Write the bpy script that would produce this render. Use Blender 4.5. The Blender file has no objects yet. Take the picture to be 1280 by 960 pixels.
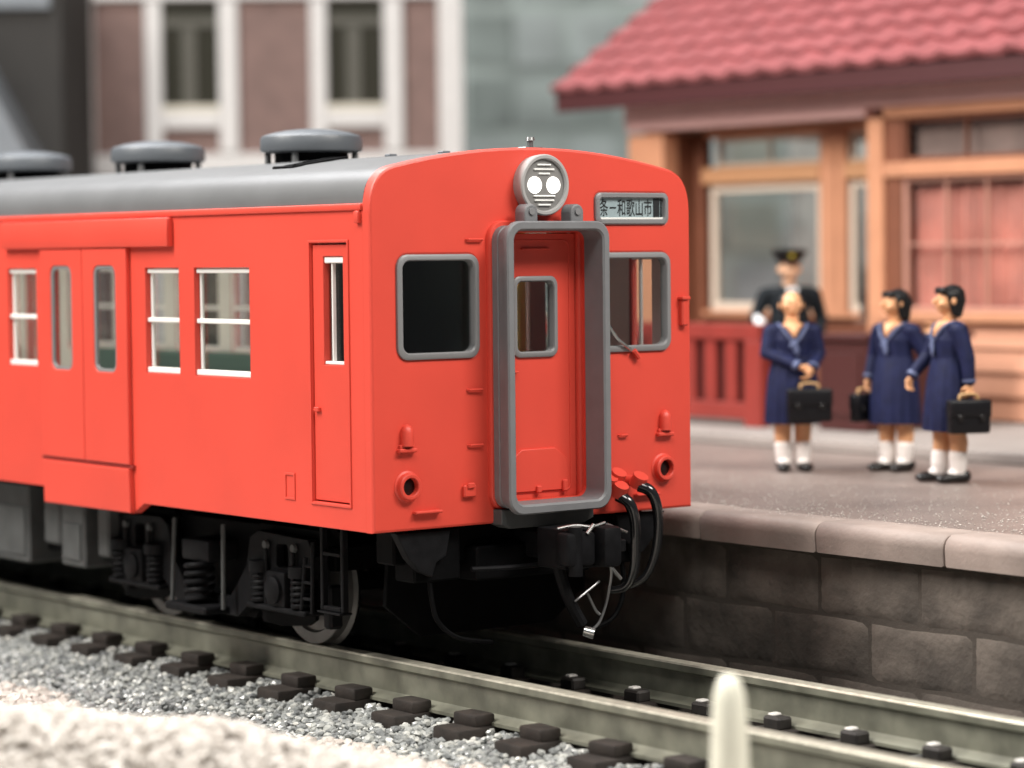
import bpy, bmesh, math, random
import numpy as np
from mathutils import Vector, Matrix, Euler
from mathutils.geometry import tessellate_polygon
R = math.radians
sc = bpy.context.scene
C = sc.collection
rnd = random.Random(7)

# ------------------------------------------------------------------ camera
cam_d = bpy.data.cameras.new('camera')
cam = bpy.data.objects.new('camera', cam_d)
C.objects.link(cam)
sc.camera = cam
YAW, PIT, ROL = 0.65207, -0.04817, -0.010525
cf = Vector((math.sin(YAW)*math.cos(PIT), math.cos(YAW)*math.cos(PIT), math.sin(PIT)))
cr0 = Vector((math.cos(YAW), -math.sin(YAW), 0)); cu0 = cr0.cross(cf)
cr = cr0*math.cos(ROL) + cu0*math.sin(ROL); cu = -cr0*math.sin(ROL) + cu0*math.cos(ROL)
m = Matrix((cr, cu, -cf)).transposed().to_4x4()
m.translation = Vector((-11.611, -14.900, 2.870))
cam.matrix_world = m
cam_d.sensor_width = 36.0
cam_d.lens = 3361.93/1280*36
cam_d.clip_end = 400
cam_d.dof.use_dof = True
cam_d.dof.focus_distance = 18.75
cam_d.dof.aperture_fstop = 0.45

# ------------------------------------------------------------------ light: a room, lit by ceiling lamps
w = bpy.data.worlds.new('World'); sc.world = w; w.use_nodes = True
bg = w.node_tree.nodes['Background']
bg.inputs[0].default_value = (0.86, 0.90, 0.94, 1); bg.inputs[1].default_value = 0.12

def area(name, loc, target, sx, sy, power, col):
    l = bpy.data.lights.new(name, 'AREA'); l.shape = 'RECTANGLE'; l.size = sx; l.size_y = sy
    l.energy = power; l.color = col
    o = bpy.data.objects.new(name, l); C.objects.link(o); o.location = loc
    o.rotation_euler = (Vector(target)-Vector(loc)).to_track_quat('-Z', 'Y').to_euler()
    return o
area('ceiling_lamp_left', (-13, 7, 17), (0, 2, 1.5), 4, 12, 7700, (1.0, 0.96, 0.90))
area('ceiling_lamp_front', (4.5, -11, 14), (2, 1, 1.0), 8, 4, 3100, (1.0, 0.95, 0.88))
area('ceiling_lamp_near', (-6, -9, 16), (-1, -2, 0), 5, 4, 1500, (1.0, 0.97, 0.92))
area('ceiling_lamp_top', (0, 8, 12.5), (0.5, 5, 0.0), 6, 10, 1700, (0.98, 0.98, 1.0))
area('ceiling_lamp_back', (1, 14, 23), (14, 20, 4), 12, 6, 4000, (0.97, 0.99, 1.0))
sc.view_settings.view_transform = 'Standard'; sc.view_settings.look = 'None'
sc.view_settings.exposure = 0.0; sc.view_settings.gamma = 1.0
sc.cycles.use_denoising = True
sc.cycles.adaptive_threshold = 0.025
sc.cycles.max_bounces = 8; sc.cycles.transparent_max_bounces = 16

# ------------------------------------------------------------------ materials
MATS = {}
def mat(name, col, rough=0.5, metal=0.0, var=0.0, vscale=8.0, bump=0.0, bscale=40.0, bdist=0.01, spec=0.5, emit=0.0, coat=0.0, speck=None, col2=None, detail=6.0):
    M = bpy.data.materials.new(name); M.use_nodes = True; MATS[name] = M
    nt = M.node_tree; b = nt.nodes['Principled BSDF']
    b.inputs['Base Color'].default_value = (*col, 1); b.inputs['Roughness'].default_value = rough
    b.inputs['Metallic'].default_value = metal; b.inputs['Specular IOR Level'].default_value = spec
    b.inputs['Coat Weight'].default_value = coat
    if emit:
        b.inputs['Emission Color'].default_value = (*col, 1); b.inputs['Emission Strength'].default_value = emit
    if var or bump or speck:
        geo = nt.nodes.new('ShaderNodeNewGeometry'); oi = nt.nodes.new('ShaderNodeObjectInfo')
        add = nt.nodes.new('ShaderNodeVectorMath'); add.operation = 'ADD'
        nt.links.new(geo.outputs['Position'], add.inputs[0]); nt.links.new(oi.outputs['Location'], add.inputs[1])
        pos = add.outputs[0]
    if var or speck:
        n = nt.nodes.new('ShaderNodeTexNoise'); n.inputs['Scale'].default_value = vscale; n.inputs['Detail'].default_value = detail
        nt.links.new(pos, n.inputs['Vector'])
        r = nt.nodes.new('ShaderNodeValToRGB'); nt.links.new(n.outputs['Fac'], r.inputs['Fac'])
        c2 = col2 or tuple(min(1, c*(1+var)) for c in col); c1 = tuple(c*(1-var) for c in col)
        if col2: c1 = col
        r.color_ramp.elements[0].position = 0.33; r.color_ramp.elements[1].position = 0.67
        r.color_ramp.elements[0].color = (*c1, 1); r.color_ramp.elements[1].color = (*c2, 1)
        out = r.outputs['Color']
        if speck:
            sn = nt.nodes.new('ShaderNodeTexNoise'); sn.inputs['Scale'].default_value = speck[0]; sn.inputs['Detail'].default_value = 2
            nt.links.new(pos, sn.inputs['Vector'])
            sr = nt.nodes.new('ShaderNodeValToRGB'); nt.links.new(sn.outputs['Fac'], sr.inputs['Fac'])
            sr.color_ramp.elements[0].position = speck[1]; sr.color_ramp.elements[1].position = speck[1]+0.07
            mx = nt.nodes.new('ShaderNodeMix'); mx.data_type = 'RGBA'
            nt.links.new(sr.outputs['Color'], mx.inputs['Factor']); nt.links.new(out, mx.inputs['A'])
            mx.inputs['B'].default_value = (*speck[2], 1); out = mx.outputs['Result']
        nt.links.new(out, b.inputs['Base Color'])
    if bump:
        n2 = nt.nodes.new('ShaderNodeTexNoise'); n2.inputs['Scale'].default_value = bscale; n2.inputs['Detail'].default_value = 4
        nt.links.new(pos, n2.inputs['Vector'])
        bp = nt.nodes.new('ShaderNodeBump'); bp.inputs['Strength'].default_value = bump; bp.inputs['Distance'].default_value = bdist
        nt.links.new(n2.outputs['Fac'], bp.inputs['Height']); nt.links.new(bp.outputs['Normal'], b.inputs['Normal'])
    return M

def glass(name, tint, spec=1.0, rough=0.02):
    M = bpy.data.materials.new(name); M.use_nodes = True; MATS[name] = M
    nt = M.node_tree; nt.nodes.remove(nt.nodes['Principled BSDF']); out = nt.nodes['Material Output']
    t = nt.nodes.new('ShaderNodeBsdfTransparent'); t.inputs[0].default_value = (*tint, 1)
    g = nt.nodes.new('ShaderNodeBsdfGlossy'); g.inputs['Roughness'].default_value = rough
    g.inputs[0].default_value = (spec, spec, spec, 1)
    lw = nt.nodes.new('ShaderNodeLayerWeight'); lw.inputs['Blend'].default_value = 0.5
    pw = nt.nodes.new('ShaderNodeMath'); pw.operation = 'POWER'; pw.inputs[1].default_value = 4.0
    nt.links.new(lw.outputs['Facing'], pw.inputs[0])
    f = nt.nodes.new('ShaderNodeMath'); f.operation = 'MULTIPLY_ADD'; f.inputs[1].default_value = 0.9; f.inputs[2].default_value = 0.035
    nt.links.new(pw.outputs[0], f.inputs[0])
    mx = nt.nodes.new('ShaderNodeMixShader')
    nt.links.new(f.outputs[0], mx.inputs[0]); nt.links.new(t.outputs[0], mx.inputs[1]); nt.links.new(g.outputs[0], mx.inputs[2])
    nt.links.new(mx.outputs[0], out.inputs[0])
    return M

mat('red_paint', (0.645, 0.061, 0.038), 0.46, var=0.05, vscale=1.3, bump=0.10, bscale=90, bdist=0.004)
mat('roof_grey', (0.118, 0.120, 0.123), 0.45, var=0.06, vscale=3, bump=0.12, bscale=80, bdist=0.004)
mat('vent_grey', (0.088, 0.097, 0.108), 0.45, bump=0.1, bscale=60, bdist=0.004)
mat('hood_grey', (0.165, 0.168, 0.176), 0.5, var=0.05, vscale=6, bump=0.12, bscale=90, bdist=0.003)
mat('frame_grey', (0.20, 0.20, 0.205), 0.4)
mat('seam_shadow', (0.25, 0.016, 0.010), 0.6)
mat('under_black', (0.003, 0.003, 0.0034), 0.6, spec=0.06, var=0.2, vscale=10, bump=0.15, bscale=60, bdist=0.004)
mat('bogie_black', (0.0075, 0.0075, 0.0085), 0.55, spec=0.10, var=0.25, vscale=12, bump=0.2, bscale=60, bdist=0.004)
mat('under_grey', (0.075, 0.078, 0.078), 0.55, spec=0.3, var=0.15, vscale=5, bump=0.1)
mat('wheel_steel', (0.13, 0.128, 0.122), 0.42, metal=0.4, var=0.1)
mat('pale_steel', (0.30, 0.30, 0.30), 0.3, metal=0.8)
mat('guard_grey', (0.035, 0.035, 0.036), 0.5)
mat('silver', (0.60, 0.60, 0.59), 0.25, metal=0.9, var=0.05)
mat('white_sash', (0.78, 0.77, 0.74), 0.35)
mat('hose_black', (0.010, 0.010, 0.011), 0.16, spec=0.7)
mat('lamp_ring', (0.36, 0.355, 0.35), 0.32)
mat('lamp_grey', (0.20, 0.195, 0.19), 0.3)
mat('lamp_lit', (1.0, 0.97, 0.92), 0.2, emit=1.6)
mat('lamp_bar', (0.85, 0.85, 0.83), 0.3)
mat('sign_blue', (0.28, 0.35, 0.37), 0.4)
mat('ink', (0.012, 0.014, 0.016), 0.5)
mat('tail_dark', (0.010, 0.003, 0.003), 0.35, spec=0.3)
mat('inside_dark', (0.060, 0.075, 0.068), 0.7)
mat('inside_green', (0.09, 0.15, 0.12), 0.7)
mat('inside_pink', (0.36, 0.20, 0.19), 0.6)
mat('inside_cream', (0.80, 0.76, 0.70), 0.6)
mat('seat_blue', (0.05, 0.10, 0.08), 0.8)
mat('floor_pale', (0.40, 0.40, 0.37), 0.6)
mat('cab_pink', (0.58, 0.42, 0.40), 0.6)
mat('lining_pale', (0.62, 0.60, 0.55), 0.6)
mat('saloon_fill_glow', (1.0, 0.93, 0.84), 0.4, emit=13.0)
mat('yellow_pole', (0.65, 0.42, 0.10), 0.4)
glass('pane_glass', (0.94, 0.95, 0.945), 0.85)
glass('cab_glass', (0.90, 0.91, 0.91), 0.8)
glass('station_glass', (0.93, 0.93, 0.92), 0.9, 0.05)
mat('rail_side', (0.185, 0.185, 0.145), 0.45, metal=0.1, var=0.35, vscale=3.5, bump=0.15, bscale=50, bdist=0.003)
mat('rail_top', (0.56, 0.53, 0.44), 0.34, metal=0.5, var=0.18, vscale=14)
mat('sleeper_brown', (0.019, 0.0135, 0.0105), 0.7, var=0.35, vscale=9, bump=0.4, bscale=40, bdist=0.008)
mat('clip_dark', (0.018, 0.015, 0.013), 0.65, var=0.3, vscale=20)
mat('clip_tip', (0.62, 0.60, 0.57), 0.4)
mat('bed_grey', (0.14, 0.145, 0.14), 0.9, var=0.4, vscale=14, bump=0.8, bscale=25, bdist=0.03)
mat('board_green', (0.20, 0.215, 0.195), 0.9, var=0.25, vscale=1.2, bump=0.4, bscale=20)
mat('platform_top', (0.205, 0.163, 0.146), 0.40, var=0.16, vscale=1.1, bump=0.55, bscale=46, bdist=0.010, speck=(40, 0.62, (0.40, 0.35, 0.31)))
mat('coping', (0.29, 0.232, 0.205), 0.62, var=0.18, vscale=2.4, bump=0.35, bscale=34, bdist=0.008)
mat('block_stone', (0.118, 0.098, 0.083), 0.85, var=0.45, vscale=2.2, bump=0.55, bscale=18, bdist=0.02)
mat('mortar', (0.074, 0.061, 0.051), 0.95, bump=0.5)
mat('slab_grey', (0.28, 0.245, 0.225), 0.85, var=0.12, vscale=1.0, bump=0.5, bscale=30)
mat('tan_timber', (0.53, 0.245, 0.135), 0.55, var=0.08, vscale=2, bump=0.1, bscale=20)
mat('plank_tan', (0.55, 0.265, 0.165), 0.58, var=0.07, vscale=2, bump=0.1, bscale=20)
mat('brown_wall', (0.175, 0.058, 0.028), 0.6, var=0.08, vscale=2)
mat('frieze_pink', (0.70, 0.43, 0.40), 0.6, var=0.05, vscale=1)
mat('tile_red', (0.30, 0.092, 0.095), 0.50, var=0.20, vscale=5, bump=0.3, bscale=30, bdist=0.01)
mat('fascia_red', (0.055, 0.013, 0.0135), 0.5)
mat('fence_red', (0.24, 0.028, 0.020), 0.5, var=0.08, vscale=3)
mat('gate_maroon', (0.052, 0.009, 0.0075), 0.55)
mat('curtain_red', (0.66, 0.27, 0.22), 0.85, var=0.30, vscale=1.4)
mat('haze_brown', (0.30, 0.215, 0.195), 0.7, var=0.25, vscale=2)
mat('room_brown', (0.16, 0.085, 0.060), 0.8)
mat('room_grey', (0.34, 0.335, 0.315), 0.8, var=0.25, vscale=1.6)
mat('board_pale', (0.48, 0.475, 0.45), 0.7)
mat('board_dark', (0.11, 0.115, 0.11), 0.7)
mat('wood_sash', (0.50, 0.26, 0.13), 0.5)
mat('sash_pink', (0.46, 0.245, 0.185), 0.5)
mat('pale_sash', (0.62, 0.52, 0.42), 0.5)
mat('brick_brown', (0.170, 0.105, 0.090), 0.75, var=0.12, vscale=4, bump=0.2)
mat('trim_white', (0.56, 0.535, 0.515), 0.6, var=0.04)
mat('trim_cream', (0.60, 0.55, 0.45), 0.6)
mat('night_glass', (0.030, 0.028, 0.020), 0.15, spec=0.6)
mat('blind', (0.075, 0.07, 0.055), 0.7)
mat('dark_wall', (0.022, 0.0195, 0.017), 0.8, var=0.2, vscale=1)
mat('slate', (0.17, 0.185, 0.20), 0.6, var=0.12, vscale=1.2, bump=0.2)
mat('office_wall', (0.54, 0.61, 0.575), 0.6, var=0.35, vscale=0.5)
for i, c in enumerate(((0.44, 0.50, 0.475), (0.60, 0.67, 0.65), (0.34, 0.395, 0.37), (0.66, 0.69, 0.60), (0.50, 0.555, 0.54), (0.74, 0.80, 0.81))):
    mat('office_reflection_%d' % i, c, 0.5, var=0.35, vscale=0.55)  # varied tints stand in for reflections in the glazing
mat('bank_cream', (0.46, 0.42, 0.38), 0.8, var=0.1, vscale=6)
mat('cream_peg', (0.92, 0.90, 0.76), 0.4, var=0.04)
mat('skin', (0.66, 0.335, 0.165), 0.5)
mat('skin_pale', (0.62, 0.36, 0.22), 0.5)
mat('navy', (0.0085, 0.0115, 0.044), 0.65, spec=0.2, var=0.2, vscale=12, bump=0.2, bscale=50, bdist=0.006)
mat('eye_brown', (0.34, 0.16, 0.085), 0.6)
mat('lip', (0.56, 0.25, 0.135), 0.5)
mat('navy_light', (0.085, 0.105, 0.20), 0.6, var=0.25, vscale=25)
mat('hair_black', (0.006, 0.0055, 0.006), 0.45, spec=0.3, bump=0.3, bscale=60, bdist=0.006)
mat('sock_white', (0.80, 0.74, 0.70), 0.7)
mat('shoe_black', (0.010, 0.009, 0.009), 0.28)
mat('bag_black', (0.006, 0.006, 0.0075), 0.4, spec=0.25, bump=0.2, bscale=30)
mat('uniform', (0.008, 0.011, 0.014), 0.7, spec=0.2, var=0.2, vscale=12)
mat('glove_white', (0.80, 0.80, 0.80), 0.6)
mat('badge_gold', (0.55, 0.42, 0.05), 0.35, metal=0.3)
mat('brass_tan', (0.50, 0.30, 0.13), 0.5)
mat('clear_base', (0.16, 0.13, 0.115), 0.3)

def gravel_mat(name, cols, rough):
    M = bpy.data.materials.new(name); M.use_nodes = True; MATS[name] = M
    nt = M.node_tree; b = nt.nodes['Principled BSDF']; b.inputs['Roughness'].default_value = rough
    a = nt.nodes.new('ShaderNodeAttribute'); a.attribute_name = 'tone'
    r = nt.nodes.new('ShaderNodeValToRGB'); nt.links.new(a.outputs['Fac'], r.inputs['Fac'])
    e = r.color_ramp.elements
    while len(e) < len(cols): e.new(0.5)
    for i, (p, c) in enumerate(cols): e[i].position = p; e[i].color = (*c, 1)
    nt.links.new(r.outputs['Color'], b.inputs['Base Color'])
gravel_mat('ballast_grey', [(0.0, (0.14, 0.147, 0.15)), (0.4, (0.27, 0.28, 0.275)), (0.75, (0.42, 0.425, 0.40)), (1.0, (0.75, 0.73, 0.68))], 0.25)
gravel_mat('gravel_cream', [(0.0, (0.46, 0.42, 0.38)), (0.5, (0.55, 0.505, 0.46)), (1.0, (0.68, 0.65, 0.61))], 0.5)
gravel_mat('gravel_white', [(0.0, (0.38, 0.335, 0.30)), (0.5, (0.48, 0.435, 0.395)), (1.0, (0.62, 0.585, 0.54))], 0.5)

# ------------------------------------------------------------------ object helpers
WPOS = {}
PL = [False]
def link(o, parent, pos):
    C.objects.link(o)
    pos = Vector(pos); WPOS[o] = pos
    if parent is not None:
        o.parent = parent; o.location = pos - WPOS[parent]
    else: o.location = pos
    return o
def tag(o, label=None, cat=None, group=None, kind=None):
    if label: o['label'] = label
    if cat: o['category'] = cat
    if group: o['group'] = group
    if kind: o['kind'] = kind
    return o
def empty(name, pos, label, cat, group=None, kind=None):
    o = bpy.data.objects.new(name, None); o.empty_display_size = 0.1
    link(o, None, pos); return tag(o, label, cat, group, kind)
def setm(me, mt):
    for x in ([mt] if isinstance(mt, str) else mt): me.materials.append(MATS[x])
def finish(me, smooth=None):
    if smooth is not None:
        me.shade_smooth()
        me.set_sharp_from_angle(angle=R(smooth))
def obj(name, bm, mt, parent=None, pos=None, smooth=35, origin=None):
    """world-space bmesh -> mesh object whose origin is at `origin` (default: its own centre)"""
    if origin is None:
        vs = [v.co for v in bm.verts]
        lo = Vector((min(v[i] for v in vs) for i in range(3))); hi = Vector((max(v[i] for v in vs) for i in range(3)))
        origin = (lo+hi)/2; origin.z = lo.z
    origin = Vector(origin)
    for v in bm.verts: v.co -= origin
    me = bpy.data.meshes.new(name); bm.to_mesh(me); bm.free(); setm(me, mt); finish(me, smooth)
    o = link(bpy.data.objects.new(name, me), parent, origin)
    if PL[0] and smooth is not None:
        wn = o.modifiers.new('weighted', 'WEIGHTED_NORMAL'); wn.keep_sharp = True; wn.weight = 80
        for p in o.data.polygons:
            if max(abs(c) for c in p.normal) > 0.9999: p.use_smooth = False
    PL[0] = False
    return o
def inst(name, me, parent, pos, rot=None, scale=None):
    o = bpy.data.objects.new(name, me); link(o, parent, pos)
    if rot: o.rotation_euler = rot
    if scale: o.scale = scale
    return o
def mesh_of(name, bm, mt, smooth=35):
    me = bpy.data.meshes.new(name); bm.to_mesh(me); bm.free(); setm(me, mt); finish(me, smooth); return me

def NB(): return bmesh.new()
def box(bm, x0, x1, y0, y1, z0, z1, bev=0.0, seg=1, mi=0):
    t = bmesh.new(); bmesh.ops.create_cube(t, size=1.0)
    for v in t.verts: v.co = Vector(((x0+x1)/2+v.co.x*(x1-x0), (y0+y1)/2+v.co.y*(y1-y0), (z0+z1)/2+v.co.z*(z1-z0)))
    if bev: bmesh.ops.bevel(t, geom=t.edges[:], offset=bev, segments=seg, affect='EDGES', profile=0.5)
    merge(bm, t, mi); return bm
def merge(bm, t, mi=0, mtx=None):
    if mtx is not None: bmesh.ops.transform(t, matrix=mtx, verts=t.verts[:])
    mp = [bm.verts.new(v.co) for v in t.verts]; t.verts.index_update()
    for f in t.faces:
        try:
            nf = bm.faces.new([mp[v.index] for v in f.verts]); nf.material_index = mi
        except ValueError: pass
    t.free(); return bm
def cyl(bm, p0, p1, r0, r1=None, n=16, mi=0, caps=True):
    r1 = r0 if r1 is None else r1
    p0 = Vector(p0); p1 = Vector(p1); d = (p1-p0).normalized()
    a = d.orthogonal().normalized(); b = d.cross(a)
    A = []; B = []
    for i in range(n):
        t = 2*math.pi*i/n; u = a*math.cos(t)+b*math.sin(t)
        A.append(bm.verts.new(p0+u*r0)); B.append(bm.verts.new(p1+u*r1))
    for i in range(n):
        f = bm.faces.new((A[i], A[(i+1) % n], B[(i+1) % n], B[i])); f.material_index = mi
    if caps:
        f = bm.faces.new(A[::-1]); f.material_index = mi; f = bm.faces.new(B); f.material_index = mi
    return bm
def lathe(bm, prof, p0=(0, 0, 0), axis='Z', n=32, mi=0):
    """prof: list of (radius, height)"""
    rings = []
    p0 = Vector(p0)
    for (r, h) in prof:
        ring = []
        if r < 1e-5: ring = [bm.verts.new((0, 0, h))]*n
        else: ring = [bm.verts.new((r*math.cos(2*math.pi*i/n), r*math.sin(2*math.pi*i/n), h)) for i in range(n)]
        rings.append(ring)
    for k in range(len(rings)-1):
        for i in range(n):
            vs = [rings[k][i], rings[k][(i+1) % n], rings[k+1][(i+1) % n], rings[k+1][i]]
            u = []
            for v in vs:
                if v not in u: u.append(v)
            if len(u) > 2:
                try:
                    f = bm.faces.new(u); f.material_index = mi
                except ValueError: pass
    done = set()
    for ring in rings:
        for v in ring:
            if v in done: continue
            done.add(v); x, y, z = v.co
            if axis == 'Z': v.co = p0+Vector((x, y, z))
            elif axis == '-Y': v.co = p0+Vector((x, -z, y))
            elif axis == '-X': v.co = p0+Vector((-z, y, x))
            elif axis == 'X': v.co = p0+Vector((z, y, x))
    return bm
def tube(bm, pts, r, n=10, mi=0, sub=6, radii=None, taper=None):
    P = [Vector(p) for p in pts]
    if len(P) > 2 and sub > 1:
        Q = []
        for i in range(len(P)-1):
            p0 = P[max(i-1, 0)]; p1 = P[i]; p2 = P[i+1]; p3 = P[min(i+2, len(P)-1)]
            for k in range(sub):
                t = k/sub
                Q.append(0.5*((2*p1)+(-p0+p2)*t+(2*p0-5*p1+4*p2-p3)*t*t+(-p0+3*p1-3*p2+p3)*t**3))
        Q.append(P[-1]); P = Q
    prev = None; a = None
    for i, p in enumerate(P):
        d = (P[min(i+1, len(P)-1)]-P[max(i-1, 0)]).normalized()
        if a is None: a = d.orthogonal().normalized()
        a = (a-d*a.dot(d)).normalized(); b = d.cross(a)
        rr = r if taper is None else r*(1+(taper-1)*i/(len(P)-1))
        ring = [bm.verts.new(p+(a*math.cos(2*math.pi*k/n)+b*math.sin(2*math.pi*k/n))*rr) for k in range(n)]
        if prev:
            for k in range(n):
                f = bm.faces.new((prev[k], prev[(k+1) % n], ring[(k+1) % n], ring[k])); f.material_index = mi
        else: bm.faces.new(ring[::-1]).material_index = mi
        prev = ring
    bm.faces.new(prev).material_index = mi
    return bm
def rrect(u0, u1, v0, v1, r, n=5):
    pts = []
    for (cx, cy, a0) in ((u1-r, v1-r, 0), (u0+r, v1-r, 90), (u0+r, v0+r, 180), (u1-r, v0+r, 270)):
        for k in range(n+1):
            a = R(a0+90*k/n); pts.append((cx+r*math.cos(a), cy+r*math.sin(a)))
    return pts
def rect(u0, u1, v0, v1): return [(u0, v0), (u1, v0), (u1, v1), (u0, v1)]
def shift_loop(loop, d):
    """move every edge of a loop by d along its left normal (mitred)"""
    n = len(loop); out = []
    for i in range(n):
        p0, p1, p2 = Vector(loop[i-1]), Vector(loop[i]), Vector(loop[(i+1) % n])
        e1 = (p1-p0); e2 = (p2-p1)
        if e1.length < 1e-7 or e2.length < 1e-7: out.append(tuple(p1)); continue
        e1.normalize(); e2.normalize()
        n1 = Vector((-e1.y, e1.x)); n2 = Vector((-e2.y, e2.x)); b = n1+n2
        k = max(1+n1.dot(n2), 0.25)
        out.append(tuple(p1+b*(d/k)))
    return out
def ccw(loop): return sum(a[0]*b[1]-b[0]*a[1] for a, b in zip(loop, loop[1:]+loop[:1])) > 0
def plate(bm, outer, holes, mapf, d0, d1, bev=0.0, mi=0):
    """flat plate with holes and eased edges; mapf(u,v,d)->xyz; d0 = visible face, d1 = back"""
    t = bmesh.new(); sg = 1 if d1 > d0 else -1
    loops = []
    for q, l in enumerate([list(outer)]+[list(h) for h in holes]):
        if ccw(l) != (q == 0): l = l[::-1]      # material always on the left
        loops.append(l)
    steps = [(0.0, 0.0)] if not bev else [(bev, 0.0), (bev*0.3, bev*0.3), (0.0, bev)]
    lay = [[shift_loop(l, ins) if ins else l for l in loops] for ins, _ in steps]
    def mk(ls, d): return [[t.verts.new(mapf(u, v, d)) for u, v in l] for l in ls]
    L = [mk(lay[k], d0+sg*steps[k][1]) for k in range(len(steps))]; L.append(mk(loops, d1))
    for ls, vs in ((lay[0], L[0]), (loops, L[-1])):
        fl = [v for l in vs for v in l]
        for tri in tessellate_polygon([[Vector((u, v, 0)) for u, v in l] for l in ls]):
            try: t.faces.new([fl[i] for i in tri])
            except ValueError: pass
    for A, B in zip(L[:-1], L[1:]):
        for la, lb in zip(A, B):
            n = len(la)
            for i in range(n): t.faces.new((la[i], la[(i+1) % n], lb[(i+1) % n], lb[i]))
    bmesh.ops.recalc_face_normals(t, faces=t.faces[:])
    merge(bm, t, mi); PL[0] = True; return bm
def ringloft(bm, rings, mi=0, close=True):
    """rings: list of equal-length point loops, joined in order (and last to first)"""
    V = [[bm.verts.new(p) for p in r] for r in rings]; n = len(V[0]); m_ = len(V)
    for k in range(m_ if close else m_-1):
        for i in range(n):
            f = bm.faces.new((V[k][i], V[k][(i+1) % n], V[(k+1) % m_][(i+1) % n], V[(k+1) % m_][i])); f.material_index = mi
    bmesh.ops.recalc_face_normals(bm, faces=bm.faces[:]); return bm

# ================================================================== SETTING
bm = NB(); box(bm, -30, 60, -30, 90, -1.2, -0.62)
tag(obj('baseboard_ground', bm, 'board_green'), kind='structure', label='grey green layout board under everything', cat=None)
# track bed: trapezoid under the track
bm = NB()
prof = [(-2.35, -0.66), (-1.35, -0.42), (-1.1, -0.40), (1.25, -0.40), (1.55, -0.44), (1.55, -0.66)]
ys = [-9, 26]
V = [[bm.verts.new((x, y, z)) for x, z in prof] for y in ys]
for i in range(len(prof)):
    j = (i+1) % len(prof); bm.faces.new((V[0][i], V[0][j], V[1][j], V[1][i]))
bm.faces.new(V[0][::-1]); bm.faces.new(V[1]); bmesh.ops.recalc_face_normals(bm, faces=bm.faces[:])
tag(obj('track_bed_ground', bm, 'bed_grey', smooth=None), kind='structure')

# ------------------------------------------------------------------ railway track
trk = empty('railway_track', (0, 0, -0.5), 'olive grey rails on dark sleepers under the red railcar', 'railway track')
for sx in (-0.72, 0.72):
    bm = NB()
    pf = [(-0.055, 0.0), (0.055, 0.0), (0.062, -0.012), (0.062, -0.055), (0.028, -0.078), (0.026, -0.235), (0.05, -0.255), (0.115, -0.275), (0.115, -0.298),
          (-0.115, -0.298), (-0.115, -0.275), (-0.05, -0.255), (-0.026, -0.235), (-0.028, -0.078), (-0.062, -0.055), (-0.062, -0.012)]
    V = [[bm.verts.new((sx+x, y, z)) for x, z in pf] for y in np.linspace(-9, 26, 36)]
    n = len(pf)
    for k in range(len(V)-1):
        for i in range(n):
            j = (i+1) % n; f = bm.faces.new((V[k][i], V[k][j], V[k+1][j], V[k+1][i])); f.material_index = 1 if i in (0, 1, n-1) else 0
    bm.faces.new(V[0]); bm.faces.new(V[-1]); bmesh.ops.recalc_face_normals(bm, faces=bm.faces[:])
    obj('rail', bm, ['rail_side', 'rail_top'], trk, smooth=30)
bm = NB(); box(bm, -1.15, 1.15, -0.15, 0.15, -0.14, 0.012, 0.022, 2)
sl_me = mesh_of('sleeper', bm, 'sleeper_brown')
bm = NB()  # rail clip: a sloped block with a raised head
box(bm, -0.080, 0.075, -0.095, 0.10, 0.0, 0.078, 0.016, 2)
cl_me = mesh_of('rail_clip', bm, 'sleeper_brown')
bm = NB(); box(bm, -0.075, 0.065, -0.080, 0.075, 0.0, 0.080, 0.014)
box(bm, -0.072, 0.015, -0.08, -0.02, 0.066, 0.092, 0.008, mi=1)
ci_me = mesh_of('rail_clip_inner', bm, ['clip_dark', 'clip_tip'])
k = 0
for i in range(-11, 25):
    y = 0.359-0.725*(-i) if False else 0.33+0.725*i
    s = inst('sleeper', sl_me, trk, (rnd.uniform(-0.02, 0.02), y+rnd.uniform(-0.012, 0.012), -0.306+0.0))
    for cx, mm, rz in ((-0.895, cl_me, math.pi), (-0.545, ci_me, 0), (0.545, ci_me, math.pi), (0.895, cl_me, 0)):
        inst('rail_clip', mm, s, (cx, y, -0.302), (0, 0, rz+rnd.uniform(-0.06, 0.06)), (1.1, 1.3, 1.15) if mm is cl_me else (0.9, 1.05, 1.1))

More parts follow.
